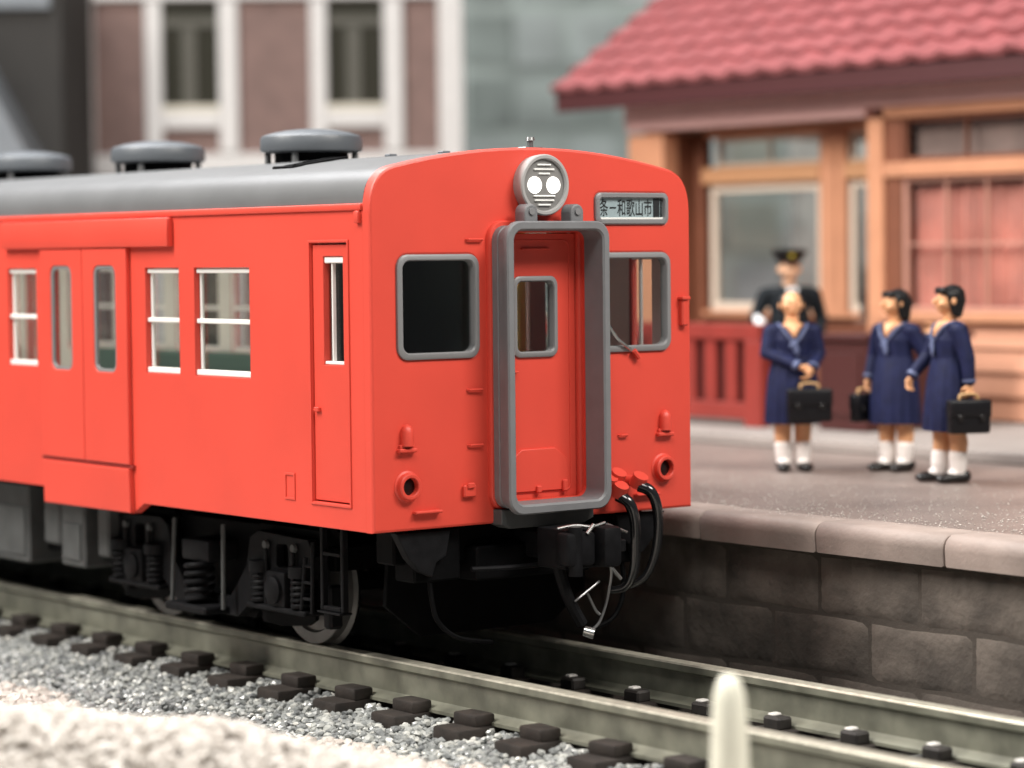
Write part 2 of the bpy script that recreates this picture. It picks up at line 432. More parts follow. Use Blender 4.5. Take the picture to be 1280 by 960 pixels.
# ------------------------------------------------------------------ loose stone: ballast and pale gravel
ICO = bmesh.new(); bmesh.ops.create_icosphere(ICO, subdivisions=1, radius=1.0)
ICV = np.array([v.co[:] for v in ICO.verts]); ICF = np.array([[v.index for v in f.verts] for f in ICO.faces]); ICO.free()
if len(ICV) != 12:
    pass
def grains(name, pts, size, mtn, rs, flat=0.75, jit=0.22):
    n = len(pts); nv = len(ICV)
    q = rs.normal(size=(n, 4)); q /= np.linalg.norm(q, axis=1)[:, None]
    w_, x, y, z = q.T
    RM = np.stack([1-2*(y*y+z*z), 2*(x*y-z*w_), 2*(x*z+y*w_), 2*(x*y+z*w_), 1-2*(x*x+z*z), 2*(y*z-x*w_), 2*(x*z-y*w_), 2*(y*z+x*w_), 1-2*(x*x+y*y)], 1).reshape(n, 3, 3)
    loc = ICV[None]*(1+rs.uniform(-jit, jit, (n, nv, 1)))*rs.uniform(0.65, 1.15, (n, 1, 3))
    V = np.einsum('nij,nkj->nki', RM, loc)*size[:, None, None]; V[:, :, 2] *= flat
    V += pts[:, None, :]
    F = (ICF[None]+(np.arange(n)*nv)[:, None, None]).reshape(-1, 3)
    me = bpy.data.meshes.new(name); me.from_pydata(V.reshape(-1, 3).tolist(), [], F.tolist()); me.materials.append(MATS[mtn])
    at = me.attributes.new('tone', 'FLOAT', 'POINT'); at.data.foreach_set('value', np.repeat(rs.beta(1.6, 2.2, n), nv).astype(np.float32))
    o = bpy.data.objects.new(name, me); link(o, None, (0, 0, 0)); return o
rs = np.random.RandomState(3)
def bz(x): return np.interp(x, [-2.6, -2.35, -1.30, -1.1, -0.85], [-0.60, -0.585, -0.415, -0.395, -0.350])
def edge(y): return -1.92+0.10*np.sin(y*1.7)+0.07*np.sin(y*3.9+1)-0.03*(y-1) * 1.0 + np.where(y < 0.8, np.minimum((0.8-y)*0.36, 0.42), 0)
n = 30000
x = rs.uniform(-2.5, -0.84, n); y = rs.uniform(-7, 12, n)
keep = x > edge(y)-0.9
slp = np.abs(((y-0.33+0.3625) % 0.725)-0.3625)       # distance to sleeper axis
keep &= ~((x > -1.15) & (slp < 0.158) & (rs.rand(n) < 0.96))
x, y = x[keep], y[keep]
sz = rs.uniform(0.020, 0.042, len(x))
P = np.stack([x, y, bz(x)+rs.uniform(-0.01, 0.035, len(x))], 1)
tag(grains('ballast', P, sz, 'ballast_grey', rs), 'grey crushed stone ballast along the sleeper ends', 'ballast', kind='stuff')
n = 2600
x = rs.uniform(-0.58, 0.58, n); y = rs.uniform(-7, 6, n)
slp = np.abs(((y-0.33+0.3625) % 0.725)-0.3625); kk = slp > 0.16; x, y = x[kk], y[kk]
P = np.stack([x, y, -0.395+rs.uniform(-0.01, 0.02, len(x))], 1)
tag(grains('ballast_between_rails', P, rs.uniform(0.02, 0.04, len(x)), 'ballast_grey', rs), 'dark shaded ballast stones between the two rails', 'ballast', kind='stuff')
n = 22000
x = rs.uniform(-5.0, -1.2, n); y = rs.uniform(-8, 9, n)
kk = x < edge(y)+0.03; x, y = x[kk], y[kk]
hz = -0.60+0.16*np.clip((edge(y)-x)/0.55, 0, 1)+0.04*np.sin(x*5+y*2.3)+0.03*np.sin(y*4.1-x*3)
hz = np.maximum(hz, bz(x)+0.035)
P = np.stack([x, y, hz], 1)
P2 = P.copy(); P2[:, :2] += rs.uniform(-0.06, 0.06, (len(P), 2)); P2[:, 2] -= 0.05
P = np.concatenate([P, P2]); 
tag(grains('gravel', P, rs.uniform(0.030, 0.062, len(P)), 'gravel_white', rs, 0.85, 0.12), 'coarse pinkish white gravel heaped along the ballast', 'gravel', kind='stuff')

n = 20000
uu = rs.uniform(-5.0, 1.0, n); dd = rs.uniform(12.2, 17.0, n)
crest = np.interp(uu, [-6, -2.76, -1.6, -0.69, -0.09, 0.8], [0.52, 0.45, 0.35, 0.12, 0.0, -0.55])
hz = -0.62+(crest+0.62)*np.exp(-((dd-14.3)/1.35)**2)+0.012*np.sin(uu*7)+rs.uniform(-0.012, 0.012, n)
kk = hz > -0.58; uu, dd, hz = uu[kk], dd[kk], hz[kk]
fx, fy = math.sin(YAW), math.cos(YAW)
P = np.stack([-11.611+fx*dd+fy*uu, -14.9+fy*dd-fx*uu, hz], 1)
bm = NB(); gu = np.linspace(-5, 1, 25); gd = np.linspace(12.2, 17, 20)
G = [[bm.verts.new((-11.611+fx*d_+fy*u_, -14.9+fy*d_-fx*u_, -0.655+(np.interp(u_, [-6, -2.76, -1.6, -0.69, -0.09, 0.8], [0.52, 0.45, 0.35, 0.12, 0.0, -0.55])+0.62)*math.exp(-((d_-14.3)/1.35)**2))) for d_ in gd] for u_ in gu]
for a_ in range(24):
    for b_ in range(19): bm.faces.new((G[a_][b_], G[a_+1][b_], G[a_+1][b_+1], G[a_][b_+1]))
tag(obj('gravel_bank_terrain', bm, 'bank_cream', smooth=60), kind='structure')
tag(grains('gravel_bank', P, rs.uniform(0.026, 0.052, len(P)), 'gravel_cream', rs, 0.95, 0.06), 'blurred bank of cream white gravel in the near left corner', 'gravel', kind='stuff')

# ------------------------------------------------------------------ platform
bm = NB(); box(bm, 1.74, 40, -9, 40, -0.62, 0.945)
plat = tag(obj('platform', bm, 'platform_top', smooth=None, origin=(1.74, 0, -0.62)), kind='structure', label='low gritty station platform edged with rounded coping stones')
# coping stones with a rounded nose
bm = NB()
pr = [(0.42, 0.0), (0.42, -0.20), (0.0, -0.21), (-0.008, -0.10)]
for k in range(6):
    a = R(180-90*k/5); pr.append((0.075+0.083*math.cos(a), -0.085+0.093*math.sin(a)))
L = 1.235
V = [[bm.verts.new((x, yy, z)) for x, z in pr] for yy in (0.006, 0.02, L-0.02, L-0.006)]
for k in (0, 3):
    c = Vector((0.2, 0, -0.1))
    for v in V[k]: v.co.x = 0.2+(v.co.x-0.2)*0.965; v.co.z = -0.1+(v.co.z+0.1)*0.90
for k in range(3):
    for i in range(len(pr)):
        j = (i+1) % len(pr); bm.faces.new((V[k][i], V[k][j], V[k+1][j], V[k+1][i]))
bm.faces.new(V[0]); bm.faces.new(V[-1]); bmesh.ops.recalc_face_normals(bm, faces=bm.faces[:])
cp_me = mesh_of('coping_stone', bm, 'coping', 40)
for i in range(-5, 12):
    o = inst('coping_stone', cp_me, plat, (1.585+rnd.uniform(-.004, .004), -1.135+L*i, 0.951+rnd.uniform(-.003, .003)))
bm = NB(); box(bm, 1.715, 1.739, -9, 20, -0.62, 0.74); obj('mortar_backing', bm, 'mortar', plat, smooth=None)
# wall blocks: three courses, three mesh variants each rough
blk = []
for s in range(4):
    r2 = random.Random(40+s); bm = NB()
    bmesh.ops.create_grid(bm, x_segments=14, y_segments=10, size=0.5)
    for v in bm.verts:
        u, vv = v.co.x, v.co.y
        e = max(abs(u), abs(vv))*2
        d = 0.004 if e > 0.98 else (0.020 if e > 0.8 else 0.023)+r2.uniform(-0.004, 0.004)
        yy = u*0.975; zz = vv*0.410+0.008*math.sin(u*5+s*2)
        v.co = Vector((-d, yy, zz))
    bmesh.ops.reverse_faces(bm, faces=bm.faces[:])
    blk.append(mesh_of('wall_block', bm, 'block_stone', 50))
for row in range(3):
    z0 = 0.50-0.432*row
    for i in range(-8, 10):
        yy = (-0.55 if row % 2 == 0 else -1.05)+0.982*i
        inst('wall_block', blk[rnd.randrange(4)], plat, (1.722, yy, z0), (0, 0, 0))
n = 4500
gx = 1.75+rs.gamma(1.1, 0.9, n); gy = rs.uniform(-6, 8, n); kk = gx < 8
P = np.stack([gx, gy, np.full(n, 0.950)], 1)[kk]
tag(grains('platform_grit', P, rs.uniform(0.004, 0.009, len(P)), 'gravel_white', rs, 0.7), 'loose pale grit scattered on the platform', 'grit', kind='stuff')
bm = NB(); box(bm, 6.44, 30, -9, 30, 0.949, 1.05, 0.012)
tag(obj('station_slab_pavement', bm, 'slab_grey', origin=(6.44, 0, 0.949)), kind='structure', label='raised pale concrete slab under the station')

# ================================================================== RAILCAR
W = 1.42
LEN = 19.5
car = empty('railcar', (0, 0, 0), 'vermilion red model railcar with grey roof and grey gangway hood', 'railcar')
def mf(u, v, d): return (u, d, v)                   # front faces -Y
def ml(u, v, d): return (-W+d, u, v)                # left side, outward -X (d inward)
def mr(u, v, d): return (W-d, u, v)
# front outline
def bez(p0, p1, p2, n):
    return [tuple((1-t)**2*a+2*t*(1-t)*b+t*t*c for a, b, c in zip(p0, p1, p2)) for t in [i/n for i in range(n+1)]]
def roofarc(w0, zs, ztop, n=9):
    """right half then left half: from (w0,zs) over the top to (-w0,zs)"""
    xk = w0-0.20; zk = ztop-0.14*(xk/1.23)**2
    right = bez((w0, zs), (w0, zk-0.045), (xk, zk), n)
    top = [(xk*(1-2*i/16), ztop-0.14*((xk*(1-2*i/16))/1.23)**2) for i in range(1, 16)]
    return right+top+[(-x, z) for x, z in right[::-1]]
front_out = [(-W, 1.0), (-0.36, 1.0), (-0.36, 1.05), (0.36, 1.05), (0.36, 1.0), (W, 1.0)]+roofarc(W, 3.16, 3.615)
WZ0, WZ1 = 2.165, 2.872
holes = [rrect(-1.205, -0.525, WZ0, WZ1, 0.085), rrect(0.525, 1.215, WZ0, WZ1, 0.085), rect(-0.365, 0.365, 1.13, 3.02), rrect(0.525, 1.20, 3.08, 3.30, 0.05)]
bm = NB(); plate(bm, front_out, holes, mf, 0.0, 0.085, 0.018)
front = obj('front_panel', bm, 'red_paint', car, smooth=28)
# front windows
def fwin(x0, x1, z0, z1, r, parent, y0, mtl='cab_glass', fw=0.040, depth=0.05, name='front_window'):
    bm = NB()
    def rg(x0, x1, z0, z1, r, y): return [(u, y, v) for u, v in rrect(x0, x1, z0, z1, r)]
    e = 0.004
    ringloft(bm, [rg(x0-e, x1+e, z0-e, z1+e, r, y0+depth), rg(x0-e, x1+e, z0-e, z1+e, r, y0-0.014), rg(x0+0.008, x1-0.008, z0+0.008, z1-0.008, r-0.005, y0-0.022),
                  rg(x0+fw-0.008, x1-fw+0.008, z0+fw-0.008, z1-fw+0.008, max(r-fw*0.6, .02), y0-0.022), rg(x0+fw, x1-fw, z0+fw, z1-fw, max(r-fw*0.7, .02), y0-0.012), rg(x0+fw, x1-fw, z0+fw, z1-fw, max(r-fw*0.7, .02), y0+depth)])
    o = obj(name, bm, 'frame_grey', parent, smooth=40)
    bm = NB(); g = rrect(x0+fw-0.002, x1-fw+0.002, z0+fw-0.002, z1-fw+0.002, max(r-fw*0.7, .02))
    plate(bm, g, [], mf, y0+0.028, y0+0.036); obj('pane', bm, mtl, o, smooth=None)
    return o
fwin(-1.205, -0.525, WZ0, WZ1, 0.085, car, 0.0)
wr = fwin(0.525, 1.215, WZ0, WZ1, 0.085, car, 0.0)
# wiper on the right front window
bm = NB(); tube(bm, [(0.55, -0.035, 2.44), (0.68, -0.04, 2.27), (0.82, -0.035, 2.175)], 0.011, 8); tube(bm, [(0.55, -0.034, 2.39), (0.74, -0.034, 2.225)], 0.007, 6, sub=1)
obj('wiper', bm, 'silver', car)
bm = NB(); tube(bm, [(0.85, -0.03, 2.17), (0.90, -0.03, 2.115)], 0.02, 8, sub=1); obj('wiper_base', bm, 'red_paint', car)
# destination sign
bm = NB()
def rg(x0, x1, z0, z1, r, y): return [(u, y, v) for u, v in rrect(x0, x1, z0, z1, r)]
ringloft(bm, [rg(0.521, 1.204, 3.076, 3.304, 0.05, 0.06), rg(0.521, 1.204, 3.076, 3.304, 0.05, -0.012), rg(0.53, 1.195, 3.085, 3.295, 0.045, -0.02), rg(0.555, 1.17, 3.108, 3.272, 0.03, -0.02), rg(0.562, 1.163, 3.114, 3.266, 0.025, -0.010), rg(0.562, 1.163, 3.114, 3.266, 0.025, 0.06)])
sign = obj('destination_sign', bm, 'frame_grey', car, smooth=40)
bm = NB(); plate(bm, rect(0.556, 1.168, 3.108, 3.272), [], mf, 0.008, 0.02); obj('sign_blind', bm, 'sign_blue', sign, smooth=None)
bm = NB(); box(bm, 1.075, 1.13, 0.002, 0.007, 3.13, 3.262); box(bm, 1.140, 1.155, 0.002, 0.007, 3.13, 3.262); obj('sign_end_block', bm, 'ink', sign, smooth=None)
bm = NB(); box(bm, 0.57, 1.16, -0.006, 0.007, 3.112, 3.126, 0.003); obj('sign_sill', bm, 'white_sash', sign, smooth=None)
def text_obj(name, s, x0, x1, z0, z1, y, mt, parent):
    cu_ = bpy.data.curves.new(name, 'FONT'); cu_.body = s; cu_.size = 1; cu_.extrude = 0.0; cu_.offset = 0.004
    t = bpy.data.objects.new(name, cu_); C.objects.link(t); bpy.context.view_layer.update()
    dg = bpy.context.evaluated_depsgraph_get(); me = bpy.data.meshes.new_from_object(t.evaluated_get(dg))
    bpy.data.objects.remove(t)
    if len(me.vertices) == 0: return None
    co = np.array([v.co[:] for v in me.vertices]); lo = co.min(0); hi = co.max(0)
    for v in me.vertices:
        v.co = Vector((x0+(v.co.x-lo[0])/(hi[0]-lo[0])*(x1-x0), y, z0+(v.co.y-lo[1])/(hi[1]-lo[1])*(z1-z0)))
    me.materials.clear(); me.materials.append(MATS[mt])
    return link(bpy.data.objects.new(name, me), parent, (0, 0, 0))
text_obj('sign_lettering', '条－和歌山市', 0.574, 1.062, 3.134, 3.260, 0.005, 'ink', sign)
# side walls --------------------------------------------------------------------------------
CAB = (0.275, 0.73, 1.175, 2.96)
groups = []                                           # passenger windows
DOORS = [3.955, 9.75, 15.5]
wins = [(1.535, 2.303), (2.526, 3.025), (4.80, 5.304), (5.52, 6.30), (6.52, 7.30), (7.52, 8.30), (8.50, 8.98), (10.55, 11.05), (11.27, 12.05), (12.27, 13.05), (13.27, 14.05), (14.25, 14.75), (16.3, 16.8), (17.0, 17.8)]
def side(mp, sgn):
    lo = [(0.083, 1.0), (3.10, 0.995)]
    for d in DOORS:
        lo += [(d-0.86, 0.995 if d < 5 else 1.03), (d-0.69, 0.91), (d+0.68, 0.905), (d+0.75, 1.03)]
    lo = [lo[0]]+lo[2:]+[(LEN, 1.03)]
    outer = lo+[(LEN, 3.225), (0.083, 3.225)]
    hs = [rect(a, b, 2.0, 2.795) for a, b in wins]+[rect(*CAB)]
    for d in DOORS: hs.append(rect(d-0.60, d+0.60, 1.30, 2.93))
    bm = NB(); plate(bm, outer, hs, mp, 0.0, 0.075, 0.006)
    wall = obj('side_wall', bm, 'red_paint', car, smooth=25)
    bm = NB(); plate(bm, rect(1.44, LEN-0.1, 1.21, 3.05), [rect(a, b, 2.0, 2.795) for a, b in wins]+[rect(d-0.6, d+0.6, 1.30, 2.93) for d in DOORS], mp, 0.078, 0.086); obj('inner_lining', bm, 'lining_pale', car, smooth=None)
    a, b, z0, z1 = CAB; bm = NB(); plate(bm, rect(0.10, 1.34, 1.21, 3.05), [rect(a+0.06, a+0.33, 2.11, 2.88)], mp, 0.078, 0.086); obj('cab_lining', bm, 'cab_pink', car, smooth=None)
    for d in DOORS:
        bm = NB(); plate(bm, rect(d-0.70, d+0.70, 1.29, 2.94), [rect(d-0.54, d-0.17, 1.97, 2.83), rect(d+0.17, d+0.54, 1.97, 2.83)], mp, -0.0025, -0.0008); obj('door_lining', bm, 'lining_pale', car, smooth=None)
    # windows
    for (a, b) in wins:
        bm = NB()
        X = lambda d: mp(0, 0, d)[0]
        def bar(y0, y1, z0, z1, d0, d1, mi=0, bev=0.006):
            xa, xb = sorted((X(d0), X(d1))); box(bm, xa, xb, y0, y1, z0, z1, bev, mi=mi)
        bar(a+0.002, b-0.002, 2.002, 2.045, 0.012, 0.07); bar(a+0.002, b-0.002, 2.385, 2.42, 0.018, 0.07); bar(a+0.002, b-0.002, 2.755, 2.793, 0.02, 0.07)
        bar(b-0.03, b-0.002, 2.045, 2.755, 0.045, 0.072); bar(a+0.002, a+0.016, 2.045, 2.755, 0.045, 0.072)
        o = obj('window', bm, 'white_sash', car, smooth=30)
        bm = NB(); plate(bm, rect(a+0.004, b-0.004, 2.03, 2.77), [], mp, 0.056, 0.062); obj('pane', bm, 'pane_glass', o, smooth=None)
    # cab door
    a, b, z0, z1 = CAB
    bm = NB(); plate(bm, rect(a+0.010, b-0.010, z0+0.010, z1-0.010), [rect(a+0.075, a+0.315, 2.125, 2.868)], mp, 0.012, 0.07, 0.006)
    cd = obj('cab_door', bm, 'red_paint', car, smooth=25)
    bm = NB(); o1 = rect(a-0.022, b+0.022, z0-0.022, z1+0.022); plate(bm, o1, [rect(a-0.004, b+0.004, z0-0.004, z1+0.004)], mp, -0.010, 0.006, 0.004)
    obj('door_surround', bm, 'red_paint', cd, smooth=25)
    bm = NB()
    xa, xb = sorted((mp(0, 0, 0.02)[0], mp(0, 0, 0.07)[0]))
    box(bm, xa, xb, a+0.077, a+0.313, 2.822, 2.866, 0.006); box(bm, xa+0.01, xb-0.01, a+0.225, a+0.243, 2.14, 2.822, 0.004); box(bm, xa, xb, a+0.077, a+0.313, 2.127, 2.15, 0.004)  # the upright white bar paints a reflection in the pane
    o = obj('window', bm, 'white_sash', cd)
    bm = NB(); plate(bm, rect(a+0.077, a+0.313, 2.13, 2.865), [], mp, 0.056, 0.062); obj('pane', bm, 'cab_glass', o, smooth=None)
    bm = NB(); xa, xb = sorted((mp(0, 0, -0.012)[0], mp(0, 0, 0.014)[0])); box(bm, xa, xb, b-0.09, b-0.03, 1.80, 1.83, 0.004); obj('handle', bm, 'red_paint', cd)
    # small access plate, gutter, downpipe
    bm = NB(); plate(bm, rect(0.96, 1.095, 1.165, 1.355), [rect(0.978, 1.077, 1.183, 1.337)], mp, -0.008, 0.01, 0.003); obj('access_plate', bm, 'red_paint', car, smooth=25)
    bm = NB(); xa, xb = sorted((mp(0, 0, -0.018)[0], mp(0, 0, 0.02)[0])); box(bm, xa, xb, 0.087, LEN, 3.178, 3.222, 0.008, 2); obj('rain_gutter', bm, 'red_paint', car)
    bm = NB(); xa, xb = sorted((mp(0, 0, -0.03)[0], mp(0, 0, 0.01)[0])); box(bm, xa, xb, 0.10, 0.155, 3.09, 3.175, 0.012, 2); obj('downpipe', bm, 'red_paint', car)
    # sliding doors hung outside
    for d in DOORS:
        P = 0.040
        bm = NB(); xa, xb = sorted((mp(0, 0, -0.055)[0], mp(0, 0, 0.004)[0])); box(bm, xa, xb, d-1.36, d+1.36, 2.955, 3.172, 0.012, 2)
        obj('door_rail_cover', bm, 'red_paint', car)
        for s2 in (-1, 1):
            y0, y1 = sorted((d+s2*0.004, d+s2*0.705)); c = (y0+y1)/2
            bm = NB()
            plate(bm, rect(y0, y1, 1.285, 2.95), [rrect(c-0.175, c+0.175, 1.99, 2.815, 0.075, 5)], mp, -P, -0.004, 0.010)
            dl = obj('sliding_door', bm, 'red_paint', car, smooth=25)
            bm = NB(); o1 = rrect(c-0.177, c+0.177, 1.988, 2.817, 0.076); i1 = rrect(c-0.150, c+0.150, 2.015, 2.79, 0.055)
            plate(bm, o1, [i1], mp, -P+0.010, -P+0.034, 0.003); fr = obj('window', bm, 'frame_grey', dl)
            bm = NB(); plate(bm, i1, [], mp, -P+0.024, -P+0.030); obj('pane', bm, 'pane_glass', fr, smooth=None)
        bm = NB(); plate(bm, [(d-0.72, 0.915), (d+0.69, 0.908), (d+0.705, 1.255), (d-0.705, 1.255)], [], mp, -P-0.004, -0.003, 0.012)
        obj('step_panel', bm, 'red_paint', car, smooth=25)
        bm = NB(); xa, xb = sorted((mp(0, 0, -0.025)[0], mp(0, 0, 0.0)[0])); box(bm, xa, xb, d-0.74, d+0.74, 1.257, 1.283); obj('door_rail', bm, 'seam_shadow', car, smooth=None)  # darker red strip paints the shadow line below the doors
    return wall
side(ml, -1); side(mr, 1)
bm = NB(); plate(bm, [(-W+0.08, 1.03), (W-0.08, 1.03)]+roofarc(W-0.08, 3.12, 3.55), [], mf, LEN+0.04, LEN); obj('rear_panel', bm, 'red_paint', car)
# roof: thick shell along the car
bm = NB()
oa = roofarc(W-0.006, 3.222, 3.606); ia = [(x*0.94, z-0.08) for x, z in oa]
V = []
for y in (0.087, 0.10, 5, 10, 15, LEN+0.02):
    V.append([bm.verts.new((x, y, z)) for x, z in oa+ia[::-1]])
n = len(V[0])
for k in range(len(V)-1):
    for i in range(n):
        j = (i+1) % n; bm.faces.new((V[k][i], V[k][j], V[k+1][j], V[k+1][i]))
bm.faces.new(V[0]); bm.faces.new(V[-1]); bmesh.ops.recalc_face_normals(bm, faces=bm.faces[:])
obj('roof', bm, 'roof_grey', car, smooth=40)
# ventilators
for i in range(7):
    y = 2.871+2.391*i
    bm = NB(); lathe(bm, [(0.0, 3.68), (0.36, 3.68), (0.395, 3.69), (0.402, 3.705), (0.400, 3.785), (0.392, 3.805), (0.375, 3.815), (0.30, 3.838), (0.20, 3.856), (0.10, 3.866), (0.0, 3.869)], (0, y, 0), n=40)
    v = obj('roof_ventilator', bm, 'vent_grey', car, smooth=35)
    bm = NB(); lathe(bm, [(0.0, 3.57), (0.31, 3.57), (0.29, 3.60), (0.29, 3.679), (0.0, 3.679)], (0, y, 0), n=28); obj('ventilator_base', bm, 'under_black', v)
    for a in (35, 145, 215, 325):
        bm = NB(); ax, ay = 0.34*math.cos(R(a)), 0.34*math.sin(R(a)); box(bm, ax-0.02, ax+0.02, y+ay-0.02, y+ay+0.02, 3.57, 3.679, 0.004); obj('ventilator_foot', bm, 'roof_grey', v)
# conduit and hatch on the roof near the front
def rz(x): return 3.606-0.14*(x/1.23)**2
bm = NB()
tube(bm, [(-0.95, 1.62, rz(.95)+0.005), (-0.62, 1.60, rz(.62)+0.012), (-0.50, 1.62, rz(.5)+0.012)], 0.010, 8); tube(bm, [(-0.95, 1.78, rz(.95)+0.005), (-0.62, 1.76, rz(.62)+0.012), (-0.50, 1.78, rz(.5)+0.012)], 0.010, 8)
obj('roof_conduit', bm, 'under_black', car)
bm = NB(); box(bm, -1.02, -0.90, 1.56, 1.84, rz(.96)-0.02, rz(.96)+0.010, 0.008); obj('conduit_box', bm, 'under_black', car)
for (hx, hy) in ((-0.30, 1.35), (-0.18, 0.85)):
    bm = NB(); box(bm, hx-0.035, hx+0.035, hy-0.035, hy+0.035, rz(hx)-0.01, rz(hx)+0.016, 0.006); obj('roof_bracket', bm, 'vent_grey', car)
# whistle
bm = NB(); box(bm, 0.06, 0.22, 0.20, 0.30, rz(.14)-0.01, rz(.14)+0.025, 0.006); cyl(bm, (0.14, 0.25, 3.60), (0.14, 0.25, 3.675), 0.022, n=12); cyl(bm, (0.14, 0.25, 3.675), (0.14, 0.25, 3.70), 0.034, 0.028, n=12)
obj('whistle', bm, 'pale_steel', car)

# gangway hood -------------------------------------------------------------------------------
def hr(hw, zt, zb, r, y): return [(u, y, v) for u, v in rrect(-hw, hw, zb, zt, r, 7)]
bm = NB(); ringloft(bm, [hr(0.452, 3.105, 1.090, 0.13, 0.002), hr(0.452, 3.105, 1.090, 0.13, -0.03), hr(0.442, 3.095, 1.10, 0.12, -0.042), hr(0.40, 3.03, 1.15, 0.08, -0.042), hr(0.40, 3.03, 1.15, 0.08, 0.002)])
obj('gangway_collar', bm, 'red_paint', car, smooth=40)
bm = NB(); YF = -0.255
ringloft(bm, [hr(0.430, 3.070, 1.105, 0.105, -0.043), hr(0.430, 3.070, 1.105, 0.105, -0.10), hr(0.424, 3.064, 1.111, 0.10, -0.105), hr(0.424, 3.064, 1.111, 0.10, -0.125), hr(0.434, 3.074, 1.101, 0.107, -0.13),
              hr(0.434, 3.074, 1.101, 0.107, YF+0.052), hr(0.455, 3.098, 1.072, 0.12, YF+0.045), hr(0.455, 3.098, 1.072, 0.12, YF+0.012), hr(0.445, 3.088, 1.082, 0.115, YF),
              hr(0.405, 3.046, 1.126, 0.085, YF), hr(0.392, 3.034, 1.142, 0.072, YF+0.012), hr(0.388, 3.030, 1.148, 0.07, -0.043)])
hood = obj('gangway_hood', bm, 'hood_grey', car, smooth=32)
for s in (-1, 1):
    bm = NB(); x0 = s*0.203
    pts = [(x0-0.058, 3.06)]+[(x0+0.058*math.cos(R(180-a)), 3.16+0.058*math.sin(R(a))) for a in range(0, 181, 20)]+[(x0+0.058, 3.06)]
    plate(bm, pts[::-1], [], mf, -0.20, -0.09, 0.012); b_ = obj('hood_bracket', bm, 'hood_grey', hood, smooth=35)
    bm = NB(); cyl(bm, (x0, -0.198, 3.165), (x0, -0.212, 3.165), 0.024, n=10); obj('bolt', bm, 'frame_grey', b_)
# chin below the hood
bm = NB(); plate(bm, [(-0.41, 1.0), (-0.33, 0.965), (0.33, 0.965), (0.41, 1.0), (0.41, 1.10), (-0.41, 1.10)], [], mf, -0.10, 0.05, 0.01); obj('coupler_apron', bm, 'under_grey', car)
# gangway door
bm = NB(); dout = rect(-0.36, 0.36, 1.135, 3.015)
plate(bm, dout, [rrect(-0.20, 0.19, 2.15, 2.712, 0.065)], mf, 0.035, 0.075, 0.004); gd = obj('gangway_door', bm, 'red_paint', car, smooth=25)
bm = NB(); plate(bm, rrect(-0.31, 0.31, 1.19, 2.97, 0.05), [rrect(-0.302, 0.302, 1.198, 2.962, 0.045)], mf, 0.028, 0.04, 0.003); obj('door_rim', bm, 'red_paint', gd, smooth=30)
o = fwin(-0.20, 0.19, 2.15, 2.712, 0.065, gd, 0.035, fw=0.035, name='window')
bm = NB(); box(bm, -0.27, -0.17, 0.0, 0.035, 2.04, 2.055, 0.004); obj('handle', bm, 'red_paint', gd)
bm = NB(); box(bm, -0.12, 0.12, 0.012, 0.035, 2.90, 2.912, 0.003); obj('door_ledge', bm, 'red_paint', gd)
bm = NB(); plate(bm, [(-0.27, 1.20), (0.27, 1.20), (0.27, 1.42), (0.16, 1.50), (-0.14, 1.50), (-0.27, 1.40)], [], mf, 0.018, 0.036, 0.006); obj('kick_plate', bm, 'red_paint', gd, smooth=25)
for x0 in (-0.235, 0.0, 0.235):
    bm = NB(); box(bm, x0-0.02, x0+0.02, -0.005, 0.022, 1.19, 1.27 if x0 else 1.24, 0.006); obj('door_hinge', bm, 'red_paint', gd)

# headlight
bm = NB(); lathe(bm, [(0.0, -0.02), (0.205, -0.02), (0.210, 0.03), (0.214, 0.075), (0.214, 0.095), (0.206, 0.104), (0.188, 0.104), (0.182, 0.096), (0.180, 0.080)], (0, 0, 3.352), '-Y', 48)
hl = obj('headlight', bm, 'lamp_ring', car, smooth=35)
bm = NB(); lathe(bm, [(0.0, 0.084), (0.12, 0.082), (0.181, 0.078)], (0, 0, 3.352), '-Y', 40); obj('lamp_face', bm, 'lamp_grey', hl)
for s in (-1, 1):
    bm = NB(); lathe(bm, [(0.0, 0.100), (0.040, 0.098), (0.057, 0.092), (0.061, 0.080)], (s*0.082, 0, 3.350), '-Y', 28); obj('bulb', bm, 'lamp_lit', hl)
for (z, hw) in ((0.140, 0.06), (0.108, 0.09), (0.078, 0.05), (-0.078, 0.095), (-0.108, 0.085), (-0.140, 0.055)):
    bm = NB(); box(bm, -hw, hw, -0.094, -0.078, 3.352+z-0.006, 3.352+z+0.006, 0.003); obj('lamp_bar', bm, 'lamp_bar', hl)

# front fittings
for s in (-1, 1):
    x0 = s*1.140
    bm = NB(); lathe(bm, [(0.108, -0.01), (0.108, 0.004), (0.096, 0.010), (0.092, 0.022), (0.090, 0.045), (0.083, 0.053), (0.066, 0.053), (0.061, 0.047), (0.060, 0.0), (0.0, -0.005)], (x0, 0, 1.302), '-Y', 32)
    tl = obj('tail_light', bm, 'red_paint', car, smooth=35)
    bm = NB(); lathe(bm, [(0.0, 0.018), (0.035, 0.014), (0.0595, 0.004)], (x0, 0, 1.302), '-Y', 24); obj('lens', bm, 'tail_dark', tl)
    x0 = s*1.150
    bm = NB(); box(bm, x0-0.075, x0+0.075, -0.045, 0.004, 1.535, 1.565, 0.008); box(bm, x0-0.06, x0+0.06, -0.028, 0.004, 1.563, 1.59, 0.006)
    t = bmesh.new(); lathe(t, [(0.046, 1.58), (0.046, 1.67), (0.038, 1.70), (0.02, 1.722), (0.0, 1.728)], (x0, -0.02, 0), n=16); merge(bm, t)
    obj('lamp_iron', bm, 'red_paint', car)
bm = NB(); box(bm, -1.10, -0.875, -0.05, 0.004, 1.112, 1.132, 0.006); obj('front_step', bm, 'red_paint', car)
bm = NB(); box(bm, 0.86, 1.08, -0.05, 0.004, 1.112, 1.130, 0.006); obj('front_step', bm, 'red_paint', car)
